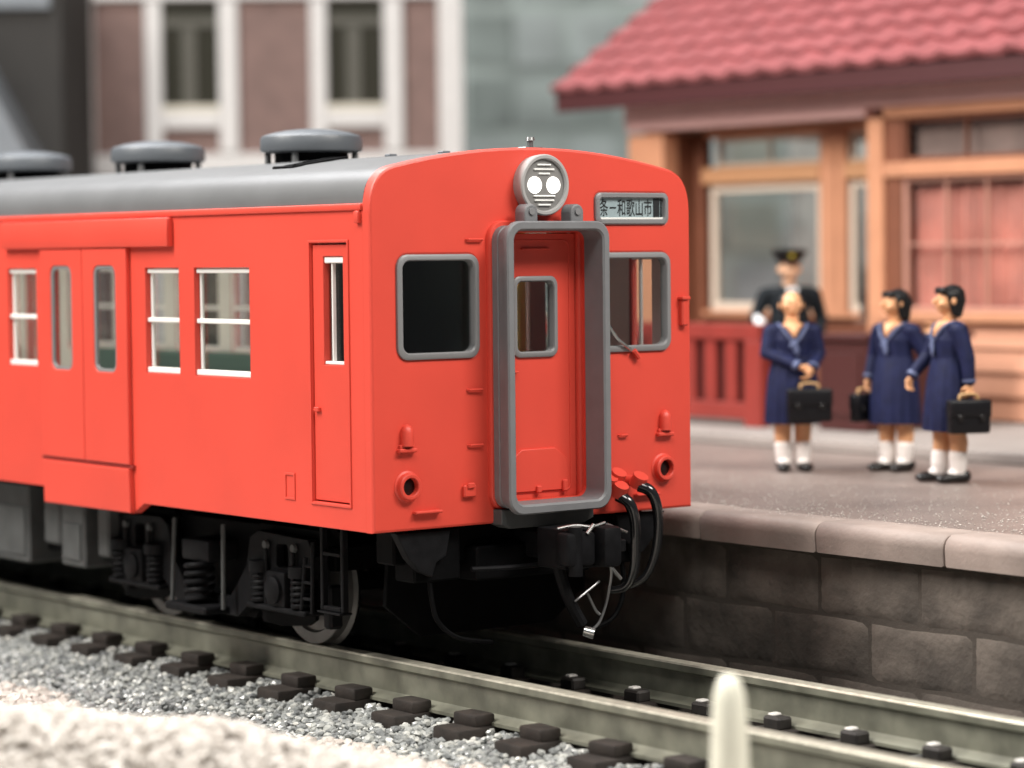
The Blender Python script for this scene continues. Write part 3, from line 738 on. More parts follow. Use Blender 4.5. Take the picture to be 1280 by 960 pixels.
for (x0, x1, z) in ((-0.625, -0.485, 2.975), (-0.625, -0.50, 1.94), (-0.625, -0.50, 1.558), (0.72, 0.80, 1.56)):
    bm = NB(); tube(bm, [(x0, 0.0, z), (x0+0.008, -0.022, z), (x1-0.008, -0.022, z), (x1, 0.0, z)], 0.008, 8, sub=1); obj('grab_rail', bm, 'red_paint', car)
bm = NB(); box(bm, -0.68, -0.575, -0.035, 0.004, 1.20, 1.285, 0.010); box(bm, -0.655, -0.60, -0.05, -0.03, 1.262, 1.30, 0.006); obj('cable_socket', bm, 'red_paint', car)
bm = NB(); box(bm, 1.305, 1.365, -0.045, 0.004, 2.335, 2.53, 0.010); box(bm, 1.295, 1.375, -0.06, 0.004, 2.525, 2.55, 0.006); obj('signal_box', bm, 'red_paint', car)

# jumper hoses and their red caps
caps = [(0.560, -0.08, 1.235), (0.640, -0.08, 1.262), (0.610, -0.14, 1.175), (0.800, -0.13, 1.230)]
for i, (x0, y0, z0) in enumerate(caps):
    bm = NB(); cyl(bm, (x0, 0.01, z0-0.0), (x0, y0, z0), 0.040, n=14); cyl(bm, (x0, y0+0.02, z0-0.03), (x0, y0-0.03, z0+0.045), 0.060, 0.056, n=16)
    cp = obj('jumper_socket', bm, 'red_paint', car)
    bm = NB(); tube(bm, [(x0+0.03, y0-0.0, z0+0.052), (x0+0.06, y0-0.03, z0+0.02)], 0.012, 8, sub=1); obj('latch', bm, 'red_paint', cp)
H = [[(0.61, -0.13, 1.14), (0.65, -0.20, 1.09), (0.685, -0.22, 0.97), (0.70, -0.21, 0.78), (0.70, -0.19, 0.60), (0.67, -0.13, 0.48), (0.60, -0.02, 0.45)],
     [(0.80, -0.14, 1.20), (0.85, -0.20, 1.16), (0.89, -0.225, 1.05), (0.905, -0.22, 0.87), (0.89, -0.19, 0.68), (0.84, -0.13, 0.53), (0.73, -0.02, 0.46)]]
for h in H:
    bm = NB(); tube(bm, h, 0.045, 14, sub=8, taper=0.60); obj('jumper_hose', bm, 'hose_black', car)
# coupler and front underside ------------------------------------------------------------------
cz = 0.86
cpl = NB(); box(cpl, -0.19, 0.19, -0.52, -0.20, cz-0.16, cz+0.12, 0.02, 2); box(cpl, -0.23, 0.02, -0.60, -0.46, cz-0.13, cz+0.10, 0.025, 2)
box(cpl, 0.05, 0.21, -0.66, -0.48, cz-0.15, cz+0.13, 0.03, 2); cyl(cpl, (-0.13, -0.56, cz-0.20), (-0.13, -0.56, cz+0.14), 0.05, n=14); box(cpl, -0.09, 0.09, -0.25, 0.8, cz-0.12, cz+0.08, 0.02)
coup = obj('coupler', cpl, 'bogie_black', car)
bm = NB()
tube(bm, [(-0.24, -0.50, cz+0.13), (-0.10, -0.52, cz+0.145), (0.02, -0.55, cz+0.13), (0.14, -0.55, cz+0.15)], 0.010, 8); tube(bm, [(0.20, -0.50, cz+0.13), (0.46, -0.40, cz+0.05)], 0.011, 8, sub=1); tube(bm, [(-0.06, -0.6, cz+0.09), (0.0, -0.6, cz+0.15)], 0.014, 8, sub=1)
obj('uncoupling_rod', bm, 'silver', coup)
bm = NB(); box(bm, 0.24, 0.46, -0.40, -0.20, cz-0.09, cz+0.0, 0.01); obj('coupler_side_block', bm, 'bogie_black', coup)
bm = NB(); tube(bm, [(0.20, -0.50, 0.74), (0.235, -0.50, 0.66), (0.235, -0.48, 0.55), (0.215, -0.46, 0.42), (0.16, -0.45, 0.30), (0.07, -0.45, 0.245)], 0.010, 8); bp = obj('brake_hose', bm, 'pale_steel', car)
bm = NB(); cyl(bm, (0.085, -0.49, 0.235), (0.035, -0.44, 0.255), 0.040, 0.036, n=16); obj('hose_coupling', bm, 'silver', bp)
bm = NB(); tube(bm, [(-0.14, -0.36, 0.78), (-0.11, -0.38, 0.62), (-0.06, -0.41, 0.46), (0.02, -0.44, 0.30)], 0.042, 10); obj('air_hose', bm, 'bogie_black', car)
bm = NB(); tube(bm, [(-0.06, -0.46, 0.47), (0.13, -0.50, 0.60)], 0.008, 6, sub=1); tube(bm, [(0.05, -0.46, 0.52), (0.12, -0.46, 0.40), (0.16, -0.46, 0.36)], 0.010, 6); tube(bm, [(0.24, -0.50, 0.68), (0.32, -0.5, 0.60)], 0.014, 6, sub=1); obj('angle_cock', bm, 'pale_steel', car)
bm = NB()
for (x0, x1, y0, y1, z0, z1) in ((-1.12, 1.12, 0.20, 0.42, 0.74, 0.99), (-1.02, -0.62, 0.10, 0.34, 0.62, 0.99), (-0.52, 0.5, 0.05, 0.30, 0.60, 0.84), (0.55, 1.02, 0.10, 0.34, 0.62, 0.99)):
    box(bm, x0, x1, y0, y1, z0, z1, 0.015)
obj('end_beam', bm, 'under_black', car)
for s in (-1, 1):
    bm = NB(); plate(bm, [(s*1.20, 0.98), (s*0.74, 0.98), (s*0.78, 0.80), (s*0.86, 0.76), (s*0.90, 0.66), (s*1.0, 0.70), (s*1.10, 0.80)], [], mf, 0.05, 0.12, 0.01); obj('end_bracket', bm, 'bogie_black', car)
    bm = NB()   # curved guard arms in front of the wheels
    tube(bm, [(s*0.86, 0.16, 0.75), (s*0.86, 0.12, 0.50), (s*0.82, 0.10, 0.34), (s*0.68, 0.06, 0.22), (s*0.42, 0.02, 0.17)], 0.018, 8); obj('rail_guard', bm, 'under_black', car)
bm = NB(); tube(bm, [(-0.62, -0.02, 0.70), (-0.2, -0.05, 0.69), (0.5, -0.02, 0.70)], 0.018, 8); obj('brake_pipe', bm, 'bogie_black', car)
bm = NB(); plate(bm, [(-0.86, 0.90), (-0.90, 0.40), (-0.60, 0.16), (0.60, 0.16), (0.90, 0.40), (0.86, 0.90)], [], mf, 0.62, 0.66, 0.01); obj('under_shade_plate', bm, 'under_black', car)  # black plate added to darken the space under the front, hiding wheels
# step ladder at the front left, and pale guard plate behind it
for s in (-1, 1):
    bm = NB(); X0, X1 = s*1.10, s*1.05; xa, xb = min(X0, X1), max(X0, X1)
    for y0 in (0.86, 1.12): box(bm, xa, xb, y0, y0+0.035, 0.345, 1.0, 0.006)
    box(bm, xa, xb, 0.90, 1.12, 0.345, 0.38, 0.006); box(bm, xa, xb, 0.90, 1.12, 0.74, 0.77, 0.006)
    box(bm, xa-0.03, xb+0.03, 0.86, 1.155, 0.33, 0.345, 0.004)
    obj('cab_step', bm, 'bogie_black', car)

# bogies ---------------------------------------------------------------------------------------
def bogie(yc):
    bg_ = bpy.data.objects.new('bogie', None); bg_.empty_display_size = 0.1; link(bg_, car, (0, yc, 0))
    for ya in (-1.05, 1.05):
        for s in (-1, 1):
            bm = NB(); prf = [(0.0, 0.03), (0.11, 0.035), (0.13, 0.0), (0.33, 0.0), (0.345, 0.028), (0.425, 0.028), (0.43, 0.02), (0.43, -0.055), (0.445, -0.062), (0.465, -0.075), (0.465, -0.095), (0.33, -0.09), (0.0, -0.09)]
            lathe(bm, prf, (s*0.735, yc+ya, 0.43), '-X' if s < 0 else 'X', 48)
            for f in bm.faces:
                c_ = f.calc_center_median()
                if math.hypot(c_.y-yc-ya, c_.z-0.43) < 0.20 or abs(c_.x) < 0.66: f.material_index = 1  # hub and inner faces coloured black for the shade under the car
            obj('wheel', bm, ['wheel_steel', 'under_black'], bg_, smooth=30)
        bm = NB(); cyl(bm, (-0.98, yc+ya, 0.43), (0.98, yc+ya, 0.43), 0.07, n=16); obj('axle', bm, 'under_black', bg_)
    for s in (-1, 1):
        mp = (lambda u, v, d, s=s: (s*1.0-s*d*1.0, yc+u, v))
        # pressed side frame with two openings and a dropped centre
        out = [(-1.48, 0.70), (-1.40, 0.82), (-0.72, 0.84), (-0.60, 0.78), (-0.55, 0.56), (-0.40, 0.40), (-0.30, 0.30), (0.30, 0.30), (0.40, 0.40), (0.55, 0.56), (0.60, 0.78), (0.72, 0.84), (1.40, 0.82), (1.48, 0.70),
               (1.42, 0.52), (1.30, 0.52), (1.22, 0.60), (1.18, 0.56), (0.90, 0.56), (0.84, 0.46), (0.62, 0.30), (0.42, 0.16), (-0.42, 0.16), (-0.62, 0.30), (-0.84, 0.46), (-0.90, 0.56), (-1.18, 0.56), (-1.22, 0.60), (-1.30, 0.52), (-1.42, 0.52)]
        bm = NB(); plate(bm, out, [rrect(-1.13, -0.97, 0.585, 0.76, 0.03), rrect(0.97, 1.13, 0.585, 0.76, 0.03)], mp, -0.02, 0.05, 0.008)
        sf = obj('side_frame', bm, 'bogie_black', bg_, smooth=30)
        for ya in (-1.05, 1.05):
            bm = NB(); x0, x1 = sorted((s*1.09, s*0.90)); box(bm, x0, x1, yc+ya-0.13, yc+ya+0.13, 0.30, 0.57, 0.03, 2)
            t = bmesh.new(); lathe(t, [(0.105, 0.0), (0.10, 0.03), (0.075, 0.045), (0.0, 0.048)], (s*1.085, yc+ya, 0.43), '-X' if s < 0 else 'X', 24); merge(bm, t)
            box(bm, x0, x1, yc+ya-0.40, yc+ya+0.40, 0.265, 0.305, 0.01); ab = obj('axle_box', bm, 'bogie_black', bg_)
            for q in (-0.27, 0.27):
                bm = NB(); hel = [(s*1.02+0.075*math.cos(a), yc+ya+q+0.075*math.sin(a), 0.31+0.0435*a/(2*math.pi)) for a in np.linspace(0, 2*math.pi*5.5, 90)]
                tube(bm, hel, 0.017, 6, sub=1); obj('spring', bm, 'bogie_black', bg_)
                bm = NB(); cyl(bm, (s*1.02, yc+ya+q, 0.54), (s*1.02, yc+ya+q, 0.62), 0.105, n=16); cyl(bm, (s*1.02, yc+ya+q, 0.30), (s*1.02, yc+ya+q, 0.54), 0.045, n=12); obj('spring_cap', bm, 'bogie_black', bg_)
            for q in (-0.19, 0.19):
                bm = NB(); cyl(bm, (s*1.03, yc+ya+q, 0.745), (s*1.055, yc+ya+q, 0.745), 0.035, 0.028, n=12); obj('bolt', bm, 'under_grey', sf)
            bm = NB(); box(bm, *sorted((s*1.06, s*1.03)), yc+ya-0.205, yc+ya-0.165, 0.30, 0.72, 0.008); obj('pedestal', bm, 'bogie_black', sf); bm = NB(); box(bm, *sorted((s*1.06, s*1.03)), yc+ya+0.165, yc+ya+0.205, 0.30, 0.72, 0.008); obj('pedestal', bm, 'bogie_black', sf)
            bm = NB(); plate(bm, [(ya-0.36, 0.50), (ya-0.40, 0.88), (ya+0.44, 0.88), (ya+0.50, 0.45), (ya+0.42, 0.14), (ya+0.16, 0.13), (ya-0.20, 0.17), (ya-0.30, 0.22)], [], (lambda u, v, d, s=s: (s*0.93-s*d, yc+u, v)), 0.0, 0.03, 0.005); obj('brake_rigging', bm, 'under_black', bg_)
        bm = NB(); plate(bm, [(-0.62, 0.86), (0.62, 0.86), (0.70, 0.40), (0.45, 0.14), (-0.45, 0.14), (-0.70, 0.40)], [], mp, 0.12, 0.16, 0.006); obj('frame_web', bm, 'under_black', bg_)
        # bolster with coil springs in the centre
        bm = NB(); x0, x1 = sorted((s*1.14, s*0.75)); box(bm, x0, x1, yc-0.20, yc+0.20, 0.56, 0.72, 0.02, 2); obj('bolster', bm, 'bogie_black', bg_)
        bm = NB(); hel = [(s*1.10+0.10*math.cos(a), yc+0.10*math.sin(a), 0.24+0.064*a/(2*math.pi)) for a in np.linspace(0, 2*math.pi*5, 100)]
        tube(bm, hel, 0.022, 8, sub=1); obj('spring', bm, 'bogie_black', bg_)
        bm = NB(); box(bm, *sorted((s*1.24, s*0.9)), yc-0.30, yc+0.30, 0.175, 0.235, 0.015); obj('spring_plank', bm, 'bogie_black', bg_)
        for q in (-0.36, 0.36):
            bm = NB(); tube(bm, [(s*1.10, yc+q, 0.86), (s*1.12, yc+q*1.05, 0.22)], 0.018, 8, sub=1); obj('swing_link', bm, 'under_grey', bg_)
        bm = NB(); tube(bm, [(s*1.08, yc-1.46, 0.70), (s*1.08, yc-1.40, 0.32)], 0.016, 8, sub=1); tube(bm, [(s*1.08, yc-1.56, 0.82), (s*1.08, yc-1.54, 0.30)], 0.016, 8, sub=1)
        for z in (0.40, 0.52, 0.64): tube(bm, [(s*1.08, yc-1.55, z), (s*1.08, yc-1.43, z)], 0.012, 6, sub=1)
        obj('brake_hanger', bm, 'bogie_black', bg_)
        bm = NB(); box(bm, *sorted((s*0.98, s*0.86)), yc+1.33, yc+1.45, 0.20, 0.60, 0.02); obj('sand_pipe', bm, 'bogie_black', bg_); bm = NB(); box(bm, *sorted((s*0.98, s*0.86)), yc-1.62, yc-1.52, 0.18, 0.5, 0.02); obj('sand_pipe', bm, 'bogie_black', bg_)
    bm = NB(); box(bm, -0.85, 0.85, yc-0.25, yc+0.25, 0.45, 0.85, 0.02); obj('transom', bm, 'under_black', bg_)
    for q in (-1.45, 1.45):
        bm = NB(); box(bm, -0.85, 0.85, yc+q-0.05, yc+q+0.05, 0.58, 0.76, 0.01); obj('headstock', bm, 'under_black', bg_)
    return bg_
bogie(2.83); bogie(16.6)
# underfloor equipment
bm = NB(); box(bm, -1.30, 1.30, 0.3, LEN-0.2, 0.99, 1.06); obj('underframe', bm, 'under_black', car, smooth=None)
for s in (-1, 1):
    for (y0, y1, z0, z1, mt) in ((4.22, 4.40, 0.46, 0.90, 'under_grey'), (4.62, 5.02, 0.34, 0.90, 'under_grey'), (5.05, 5.32, 0.50, 0.98, 'under_grey'), (5.6, 7.4, 0.30, 0.98, 'under_grey'), (7.8, 9.0, 0.36, 0.98, 'under_black'), (9.2, 11.5, 0.30, 0.98, 'under_grey'), (12.0, 14.2, 0.34, 0.98, 'under_grey')):
        bm = NB(); box(bm, *sorted((s*1.12, s*0.55)), y0, y1, z0, z1, 0.02)
        b_ = obj('underfloor_box', bm, mt, car)
        if y1-y0 > 0.3:
            bm = NB(); x0, x1 = sorted((s*1.12, s*1.135)); box(bm, x0, x1, y0+0.05, y1-0.05, z0+0.06, z1-0.2, 0.006); obj('box_cover', bm, mt, b_)
    bm = NB(); box(bm, *sorted((s*0.95, s*0.40)), 4.15, 5.6, 0.40, 0.98, 0.02); obj('engine_block', bm, 'under_black', car)
# interior
bm = NB(); box(bm, -1.33, 1.33, 0.1, LEN-0.1, 1.12, 1.20); obj('floor', bm, 'floor_pale', car, smooth=None)
bm = NB(); box(bm, -1.32, 1.32, 0.1, LEN-0.1, 3.06, 3.10); obj('ceiling', bm, 'inside_cream', car, smooth=None)
bm = NB(); box(bm, -1.325, -0.35, 1.36, 1.42, 1.20, 3.06); box(bm, 0.40, 0.55, 1.36, 1.42, 1.20, 3.06); box(bm, 1.20, 1.325, 1.36, 1.42, 1.20, 3.06); box(bm, 0.55, 1.20, 1.36, 1.42, 1.20, 1.90); box(bm, -0.35, 0.40, 1.36, 1.42, 2.95, 3.06); obj('cab_bulkhead', bm, 'inside_green', car, smooth=None)
bm = NB(); box(bm, -0.42, -0.39, 0.10, 1.36, 1.20, 3.06); obj('cab_partition', bm, 'inside_dark', car, smooth=None)
bm = NB(); box(bm, -1.2, -0.5, 0.12, 0.45, 1.20, 2.10, 0.02); obj('control_desk', bm, 'inside_dark', car)
bm = NB(); box(bm, 0.86, 1.02, 1.20, 1.34, 1.2, 3.0, 0.01); obj('cab_locker', bm, 'inside_pink', car)
bm = NB(); box(bm, -0.12, 0.12, 1.6, LEN-0.6, 3.02, 3.055, 0.01); obj('added_glow_strip', bm, 'saloon_fill_glow', car)  # unseen glowing strip, added to brighten the interior behind the windows
bm = NB(); cyl(bm, (0.70, 1.10, 1.2), (0.70, 1.10, 3.06), 0.035, n=10); obj('grab_pole', bm, 'yellow_pole', car)
for s in (-1, 1):
    for (y0, y1) in ((1.45, 3.1), (4.75, 9.0), (10.5, 14.8), (16.3, 18.5)):
        bm = NB(); box(bm, *sorted((s*1.32, s*0.90)), y0, y1, 1.20, 1.62, 0.03); box(bm, *sorted((s*1.325, s*1.22)), y0, y1, 1.60, 2.0, 0.03); obj('bench_seat', bm, 'seat_blue', car)

# ================================================================== STATION
XF = 9.6; ZB = 1.05; YB = 6.37; YW = 9.842; XB = 10.17; YE = 10.49; YR = 0.6
sta = empty('station_building', (XF, 6.0, ZB), 'tan timber station building with pinkish red tiled roof', 'building')
def part(name, mt, *boxes, parent=None, bev=0.012, smooth=30):
    bm = NB()
    for b in boxes: box(bm, *b, bev)
    return obj(name, bm, mt, parent or sta, smooth=smooth)
# left wing, porch back wall, bay
part('corner_post', 'tan_timber', (XF, XF+0.25, YW, YE, ZB, 4.30))
part('return_wall', 'brown_wall', (XF+0.252, XB+0.16, YW+0.02, YE-0.02, ZB, 4.30))
part('porch_wall', 'brown_wall', (XB+0.03, XB+0.18, YB-1.0, YW+0.018, ZB, 2.14))
part('porch_post', 'brown_wall', (XB-0.06, XB+0.10, 9.70, 9.838, 2.0, 4.30))
part('porch_head', 'tan_timber', (XB-0.02, XB+0.12, YB-1.0, 9.70, 4.24, 4.34))
def window_grid(name, x, y0, y1, z0, z1, fw, mt, panes_y, panes_z, depth=0.08, parent=None, gl='station_glass'):
    bm = NB(); plate(bm, rect(y0, y1, z0, z1), [rect(y0+fw, y1-fw, z0+fw, z1-fw)], lambda u, v, d: (x+d, u, v), 0, depth, 0.008)
    o = obj(name, bm, mt, parent or sta, smooth=25)
    bm = NB(); bb = False
    for i in range(1, panes_y):
        yy = y0+fw+(y1-y0-2*fw)*i/panes_y; box(bm, x+0.015, x+depth-0.015, yy-0.011, yy+0.011, z0+fw, z1-fw); bb = True
    for i in range(1, panes_z):
        zz = z0+fw+(z1-z0-2*fw)*i/panes_z; box(bm, x+0.018, x+depth-0.018, y0+fw, y1-fw, zz-0.010, zz+0.010); bb = True
    if bb: obj('glazing_bar', bm, mt, o, smooth=None)
    else: bm.free()
    for i in range(panes_y):
        for j in range(panes_z):
            ya = y0+fw+(y1-y0-2*fw)*i/panes_y; yb = y0+fw+(y1-y0-2*fw)*(i+1)/panes_y
            za = z0+fw+(z1-z0-2*fw)*j/panes_z; zb_ = z0+fw+(z1-z0-2*fw)*(j+1)/panes_z
            bm = NB(); box(bm, x+depth*0.45, x+depth*0.55, ya+0.004, yb-0.004, za+0.004, zb_-0.004); obj('pane', bm, gl, o, smooth=None)
    return o
# porch windows
part('porch_mullion', 'tan_timber', (XB-0.07, XB+0.11, 7.40, 7.66, 2.10, 4.24), (XB-0.075, XB+0.10, 7.24, 7.38, 2.10, 4.24))
part('porch_transom', 'wood_sash', (XB-0.08, XB+0.12, 7.66, 9.70, 3.69, 3.885), (XB-0.08, XB+0.12, 5.4, 7.24, 3.69, 3.885))
part('porch_sill', 'tan_timber', (XB-0.06, XB+0.14, 5.4, 9.72, 2.10, 2.16))
window_grid('porch_window', XB, 7.665, 9.62, 2.165, 3.685, 0.10, 'pale_sash', 1, 1)
window_grid('porch_window', XB, 7.665, 9.50, 3.89, 4.235, 0.045, 'pale_sash', 2, 1)
window_grid('porch_window', XB, 6.05, 7.235, 2.165, 3.685, 0.09, 'pale_sash', 1, 1)
window_grid('porch_window', XB, 6.05, 7.235, 3.89, 4.235, 0.045, 'pale_sash', 1, 1)
# bay
part('bay_post', 'tan_timber', (XF-0.02, XF+0.20, 6.125, YB, ZB, 4.32))
part('bay_jamb', 'brown_wall', (XF+0.03, XF+0.16, 5.88, 6.122, 2.205, 4.315))
part('bay_transom', 'tan_timber', (XF-0.015, XF+0.20, YR, 6.12, 3.665, 3.83))
part('bay_head', 'tan_timber', (XF-0.018, XF+0.20, YR, 6.12, 4.315, 4.43))
part('bay_sill', 'tan_timber', (XF-0.10, XF+0.22, YR, 6.12, 2.085, 2.20), bev=0.02)
zs = np.linspace(ZB+0.02, 2.08, 5)
for i in range(4):
    bm = NB(); a, b = zs[i], zs[i+1]
    vs = [bm.verts.new(p) for p in ((XF-0.035, 6.12, a+0.004), (XF-0.035, YR, a+0.004), (XF+0.01, YR, b-0.006), (XF+0.01, 6.12, b-0.006), (XF+0.12, 6.12, a+0.004), (XF+0.12, YR, a+0.004), (XF+0.12, YR, b-0.006), (XF+0.12, 6.12, b-0.006))]
    for f in ((0, 1, 2, 3), (4, 7, 6, 5), (0, 4, 5, 1), (3, 2, 6, 7), (0, 3, 7, 4), (1, 5, 6, 2)): bm.faces.new([vs[q] for q in f])
    bmesh.ops.recalc_face_normals(bm, faces=bm.faces[:]); obj('plank', bm, 'plank_tan', sta, smooth=None)
part('wall_base', 'room_brown', (XF+0.02, XF+0.14, YR, 6.12, ZB, ZB+0.02), bev=0)
window_grid('bay_window', XF+0.05, 4.05, 5.875, 2.205, 3.66, 0.05, 'sash_pink', 3, 2)
window_grid('bay_window', XF+0.05, 2.15, 4.045, 2.205, 3.66, 0.05, 'sash_pink', 3, 2)
window_grid('bay_window', XF+0.05, 4.05, 5.875, 3.835, 4.31, 0.045, 'brown_wall', 2, 1)
window_grid('bay_window', XF+0.05, 2.15, 4.045, 3.835, 4.31, 0.045, 'brown_wall', 2, 1)
# curtains as folded cloth
for (y0, y1) in ((4.1, 4.98), (5.0, 5.86), (2.2, 4.06)):
    bm = NB(); n = 60; T = []; B = []
    for i in range(n+1):
        yy = y0+(y1-y0)*i/n; xx = XF+0.20+0.022*math.sin(yy*38)+0.012*math.sin(yy*17+1)
        T.append(bm.verts.new((xx, yy, 3.56))); B.append(bm.verts.new((xx, yy, 2.22)))
    for i in range(n): bm.faces.new((T[i], T[i+1], B[i+1], B[i]))
    o = obj('curtain', bm, 'curtain_red', sta, smooth=60)
part('upper_haze_panel', 'haze_brown', (XF+0.24, XF+0.26, 2.2, 5.87, 3.84, 4.31), bev=0)  # brown panel added to stand in for haze in the upper panes
part('curtain_rail', 'room_brown', (XF+0.17, XF+0.19, 2.2, 5.87, 3.585, 3.61), bev=0)
# body behind: rooms, so the windows look into something
part('bay_room', 'room_brown', (XF+1.6, XF+1.7, YR, YB, ZB, 4.31), (XF+0.22, XF+1.6, YB-0.12, YB-0.02, ZB, 4.31), (XF+0.2, XF+1.6, YR, YB-0.12, 4.30, 4.36), bev=0, smooth=None)
part('frieze', 'frieze_pink', (XF-0.05, XF+0.22, YR, YE+0.02, 4.44, 4.88))
part('frieze_end', 'frieze_pink', (XF-0.03, XF+0.22, YB+0.01, YE+0.01, 4.345, 4.438))
part('gable_wall', 'tan_timber', (XF+0.25, 14.2, YE-0.25, YE-0.022, 4.302, 4.9))
# roof: slope rises towards +X
EX, EZ, YG = 9.18, 4.86, 11.39
SL = math.atan2(6.10-4.857, 10.976-9.2)
su = Vector((math.cos(SL), 0, math.sin(SL))); sn = Vector((-math.sin(SL), 0, math.cos(SL)))
def rp(s, y, h): p = Vector((EX, y, EZ))+su*s+sn*h; return p
bm = NB()
SMAX = 4.6
c = [rp(0.02, 0.4, -0.12), rp(SMAX, 0.4, -0.12), rp(SMAX, YG-0.06, -0.12), rp(0.02, YG-0.06, -0.12), rp(0.02, 0.4, -0.02), rp(SMAX, 0.4, -0.02), rp(SMAX, YG-0.06, -0.02), rp(0.02, YG-0.06, -0.02)]
vs = [bm.verts.new(p) for p in c]
for f in ((0, 3, 2, 1), (4, 5, 6, 7), (0, 1, 5, 4), (1, 2, 6, 5), (2, 3, 7, 6), (3, 0, 4, 7)): bm.faces.new([vs[q] for q in f])
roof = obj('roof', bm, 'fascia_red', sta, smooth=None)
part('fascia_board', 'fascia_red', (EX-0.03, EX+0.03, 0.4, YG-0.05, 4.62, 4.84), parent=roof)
bm = NB(); pts = [rp(0, YG, -0.10), rp(SMAX, YG, -0.10), rp(SMAX, YG, 0.0), rp(0.0, YG, 0.0)]
A = [bm.verts.new(p+Vector((0, -0.05, -0.1))) for p in pts[:2]]+[bm.verts.new(p+Vector((0, -0.05, 0))) for p in pts[2:]]
B = [bm.verts.new(v.co+Vector((0, 0.06, 0))) for v in A]
bm.faces.new(A); bm.faces.new(B[::-1])
for i in range(4): bm.faces.new((A[i], B[i], B[(i+1) % 4], A[(i+1) % 4]))
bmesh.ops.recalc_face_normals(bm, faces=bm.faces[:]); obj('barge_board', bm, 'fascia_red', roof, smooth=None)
bm = NB()  # back slope, so the building is closed from other sides
rx, rz_ = EX+su.x*SMAX, EZ+su.z*SMAX
c = [(rx+0.005, 0.4, rz_-0.10), (rx+3.8, 0.4, EZ), (rx+3.8, YG-0.06, EZ), (rx+0.005, YG-0.06, rz_-0.10)]
vs = [bm.verts.new(p) for p in c]+[bm.verts.new((p[0], p[1], p[2]-0.1)) for p in c]
for f in ((0, 1, 2, 3), (7, 6, 5, 4), (0, 4, 5, 1), (1, 5, 6, 2), (2, 6, 7, 3), (3, 7, 4, 0)): bm.faces.new([vs[q] for q in f])
bmesh.ops.recalc_face_normals(bm, faces=bm.faces[:]); obj('back_slope', bm, 'fascia_red', roof, smooth=None)
# one S-shaped tile, laid in rows
TW, TL = 0.465, 0.385
bm = NB(); n = 8
def tprof(u):
    return 0.042*max(0.0, math.cos(2*math.pi*(u-0.22)/0.95))**1.0 if u < 0.46 else 0.0+0.010*math.cos((u-0.46)/0.54*math.pi*2)-0.010
T0 = []; T1 = []; T2 = []
for i in range(n+1):
    u = i/n
    h = tprof(u)
    T0.append(bm.verts.new((u*TW, -0.035, 0.095+h))); T1.append(bm.verts.new((u*TW, TL+0.03, 0.012+h))); T2.append(bm.verts.new((u*TW, -0.035, 0.024+h*0.55)))
for i in range(n):
    bm.faces.new((T0[i], T0[i+1], T1[i+1], T1[i])); bm.faces.new((T2[i], T2[i+1], T0[i+1], T0[i]))
bm.faces.new([T0[0], T1[0], T2[0]]); bm.faces.new([T0[-1], T2[-1], T1[-1]])
bmesh.ops.recalc_face_normals(bm, faces=bm.faces[:])
tile_me = mesh_of('roof_tile', bm, 'tile_red', 40)
RM = Matrix((Vector((0, -1, 0)), su, sn)).transposed()    # local x -> -Y, local y -> up slope
for r_ in range(12):
    for c_ in range(21):
        p = rp(r_*TL, YG-c_*TW, 0.0)
        o = inst('roof_tile', tile_me, roof, p)
        o.rotation_euler = (RM.to_3x3() @ Euler((rnd.uniform(-.012, .012), rnd.uniform(-.02, .02), rnd.uniform(-.012, .012))).to_matrix()).to_euler()

# ticket-gate fences
fen = empty('ticket_gate_fence', (7.3, 6.3, ZB), 'bright red slatted fence beside the platform attendant', 'fence')
def fpart(name, *boxes, root=fen, mt='fence_red'):
    bm = NB()
    for b in boxes: box(bm, *b, 0.012)
    return obj(name, bm, mt, root)
fpart('top_rail', (7.26, 7.38, 5.62, 9.2, 1.95, 2.12)); fpart('bottom_rail', (7.27, 7.37, 5.84, 9.2, 1.12, 1.30))
fpart('post', (7.25, 7.40, 5.58, 5.84, ZB, 1.948))
yy = 5.99
for i in range(10):
    fpart('slat', (7.285, 7.355, yy, yy+0.185, 1.302, 1.948)); yy += 0.325
fpart('back_board', (7.357, 7.366, 5.85, 9.2, 1.302, 1.948), mt='gate_maroon')
gate = empty('ticket_booth', (8.0, 4.6, ZB), 'dark maroon solid ticket gate box left of the bay post', 'ticket gate')
fpart('box_body', (7.50, 9.0, 4.30, 4.98, ZB, 1.96), root=gate, mt='gate_maroon'); fpart('box_top', (7.46, 9.04, 4.26, 5.02, 1.962, 2.03), root=gate, mt='gate_maroon')
fpart('box_panel', (7.485, 7.499, 4.38, 4.90, 1.2, 1.85), root=gate, mt='gate_maroon')
tel = empty('payphone', (9.9, 6.72, 2.03), 'small dark telephone on the porch wall beside the bay post', 'telephone')
fpart('phone_body', (9.96, 10.13, 6.62, 6.86, 2.10, 2.42), root=tel, mt='ink'); fpart('handset', (9.92, 9.958, 6.64, 6.70, 2.12, 2.40), root=tel, mt='ink'); fpart('phone_shelf', (9.9, 10.13, 6.58, 6.90, 2.05, 2.098), root=tel, mt='room_brown')

# ================================================================== BACKGROUND BUILDINGS (out of focus)
def place(depth, px, pz):  # a point straight ahead at image column px (1280-wide), height z
    d = cf*1.0+cr*((px-640)/3361.93); d.z = 0
    P = Vector((-11.611, -14.9, 0))+d*depth; P.z = pz; return P
class Local:
    """build in a local frame: x to the right along the facade, y away from the viewer, z up"""
    def __init__(s, origin, yaw): s.o = Vector(origin); s.M = Matrix.Translation(s.o) @ Matrix.Rotation(yaw, 4, 'Z')
def lpart(L, name, mt, boxes, root, bev=0.02):
    bm = NB()
    for b in boxes: box(bm, *b, bev)
    bmesh.ops.transform(bm, matrix=L.M, verts=bm.verts[:]); return obj(name, bm, mt, root)
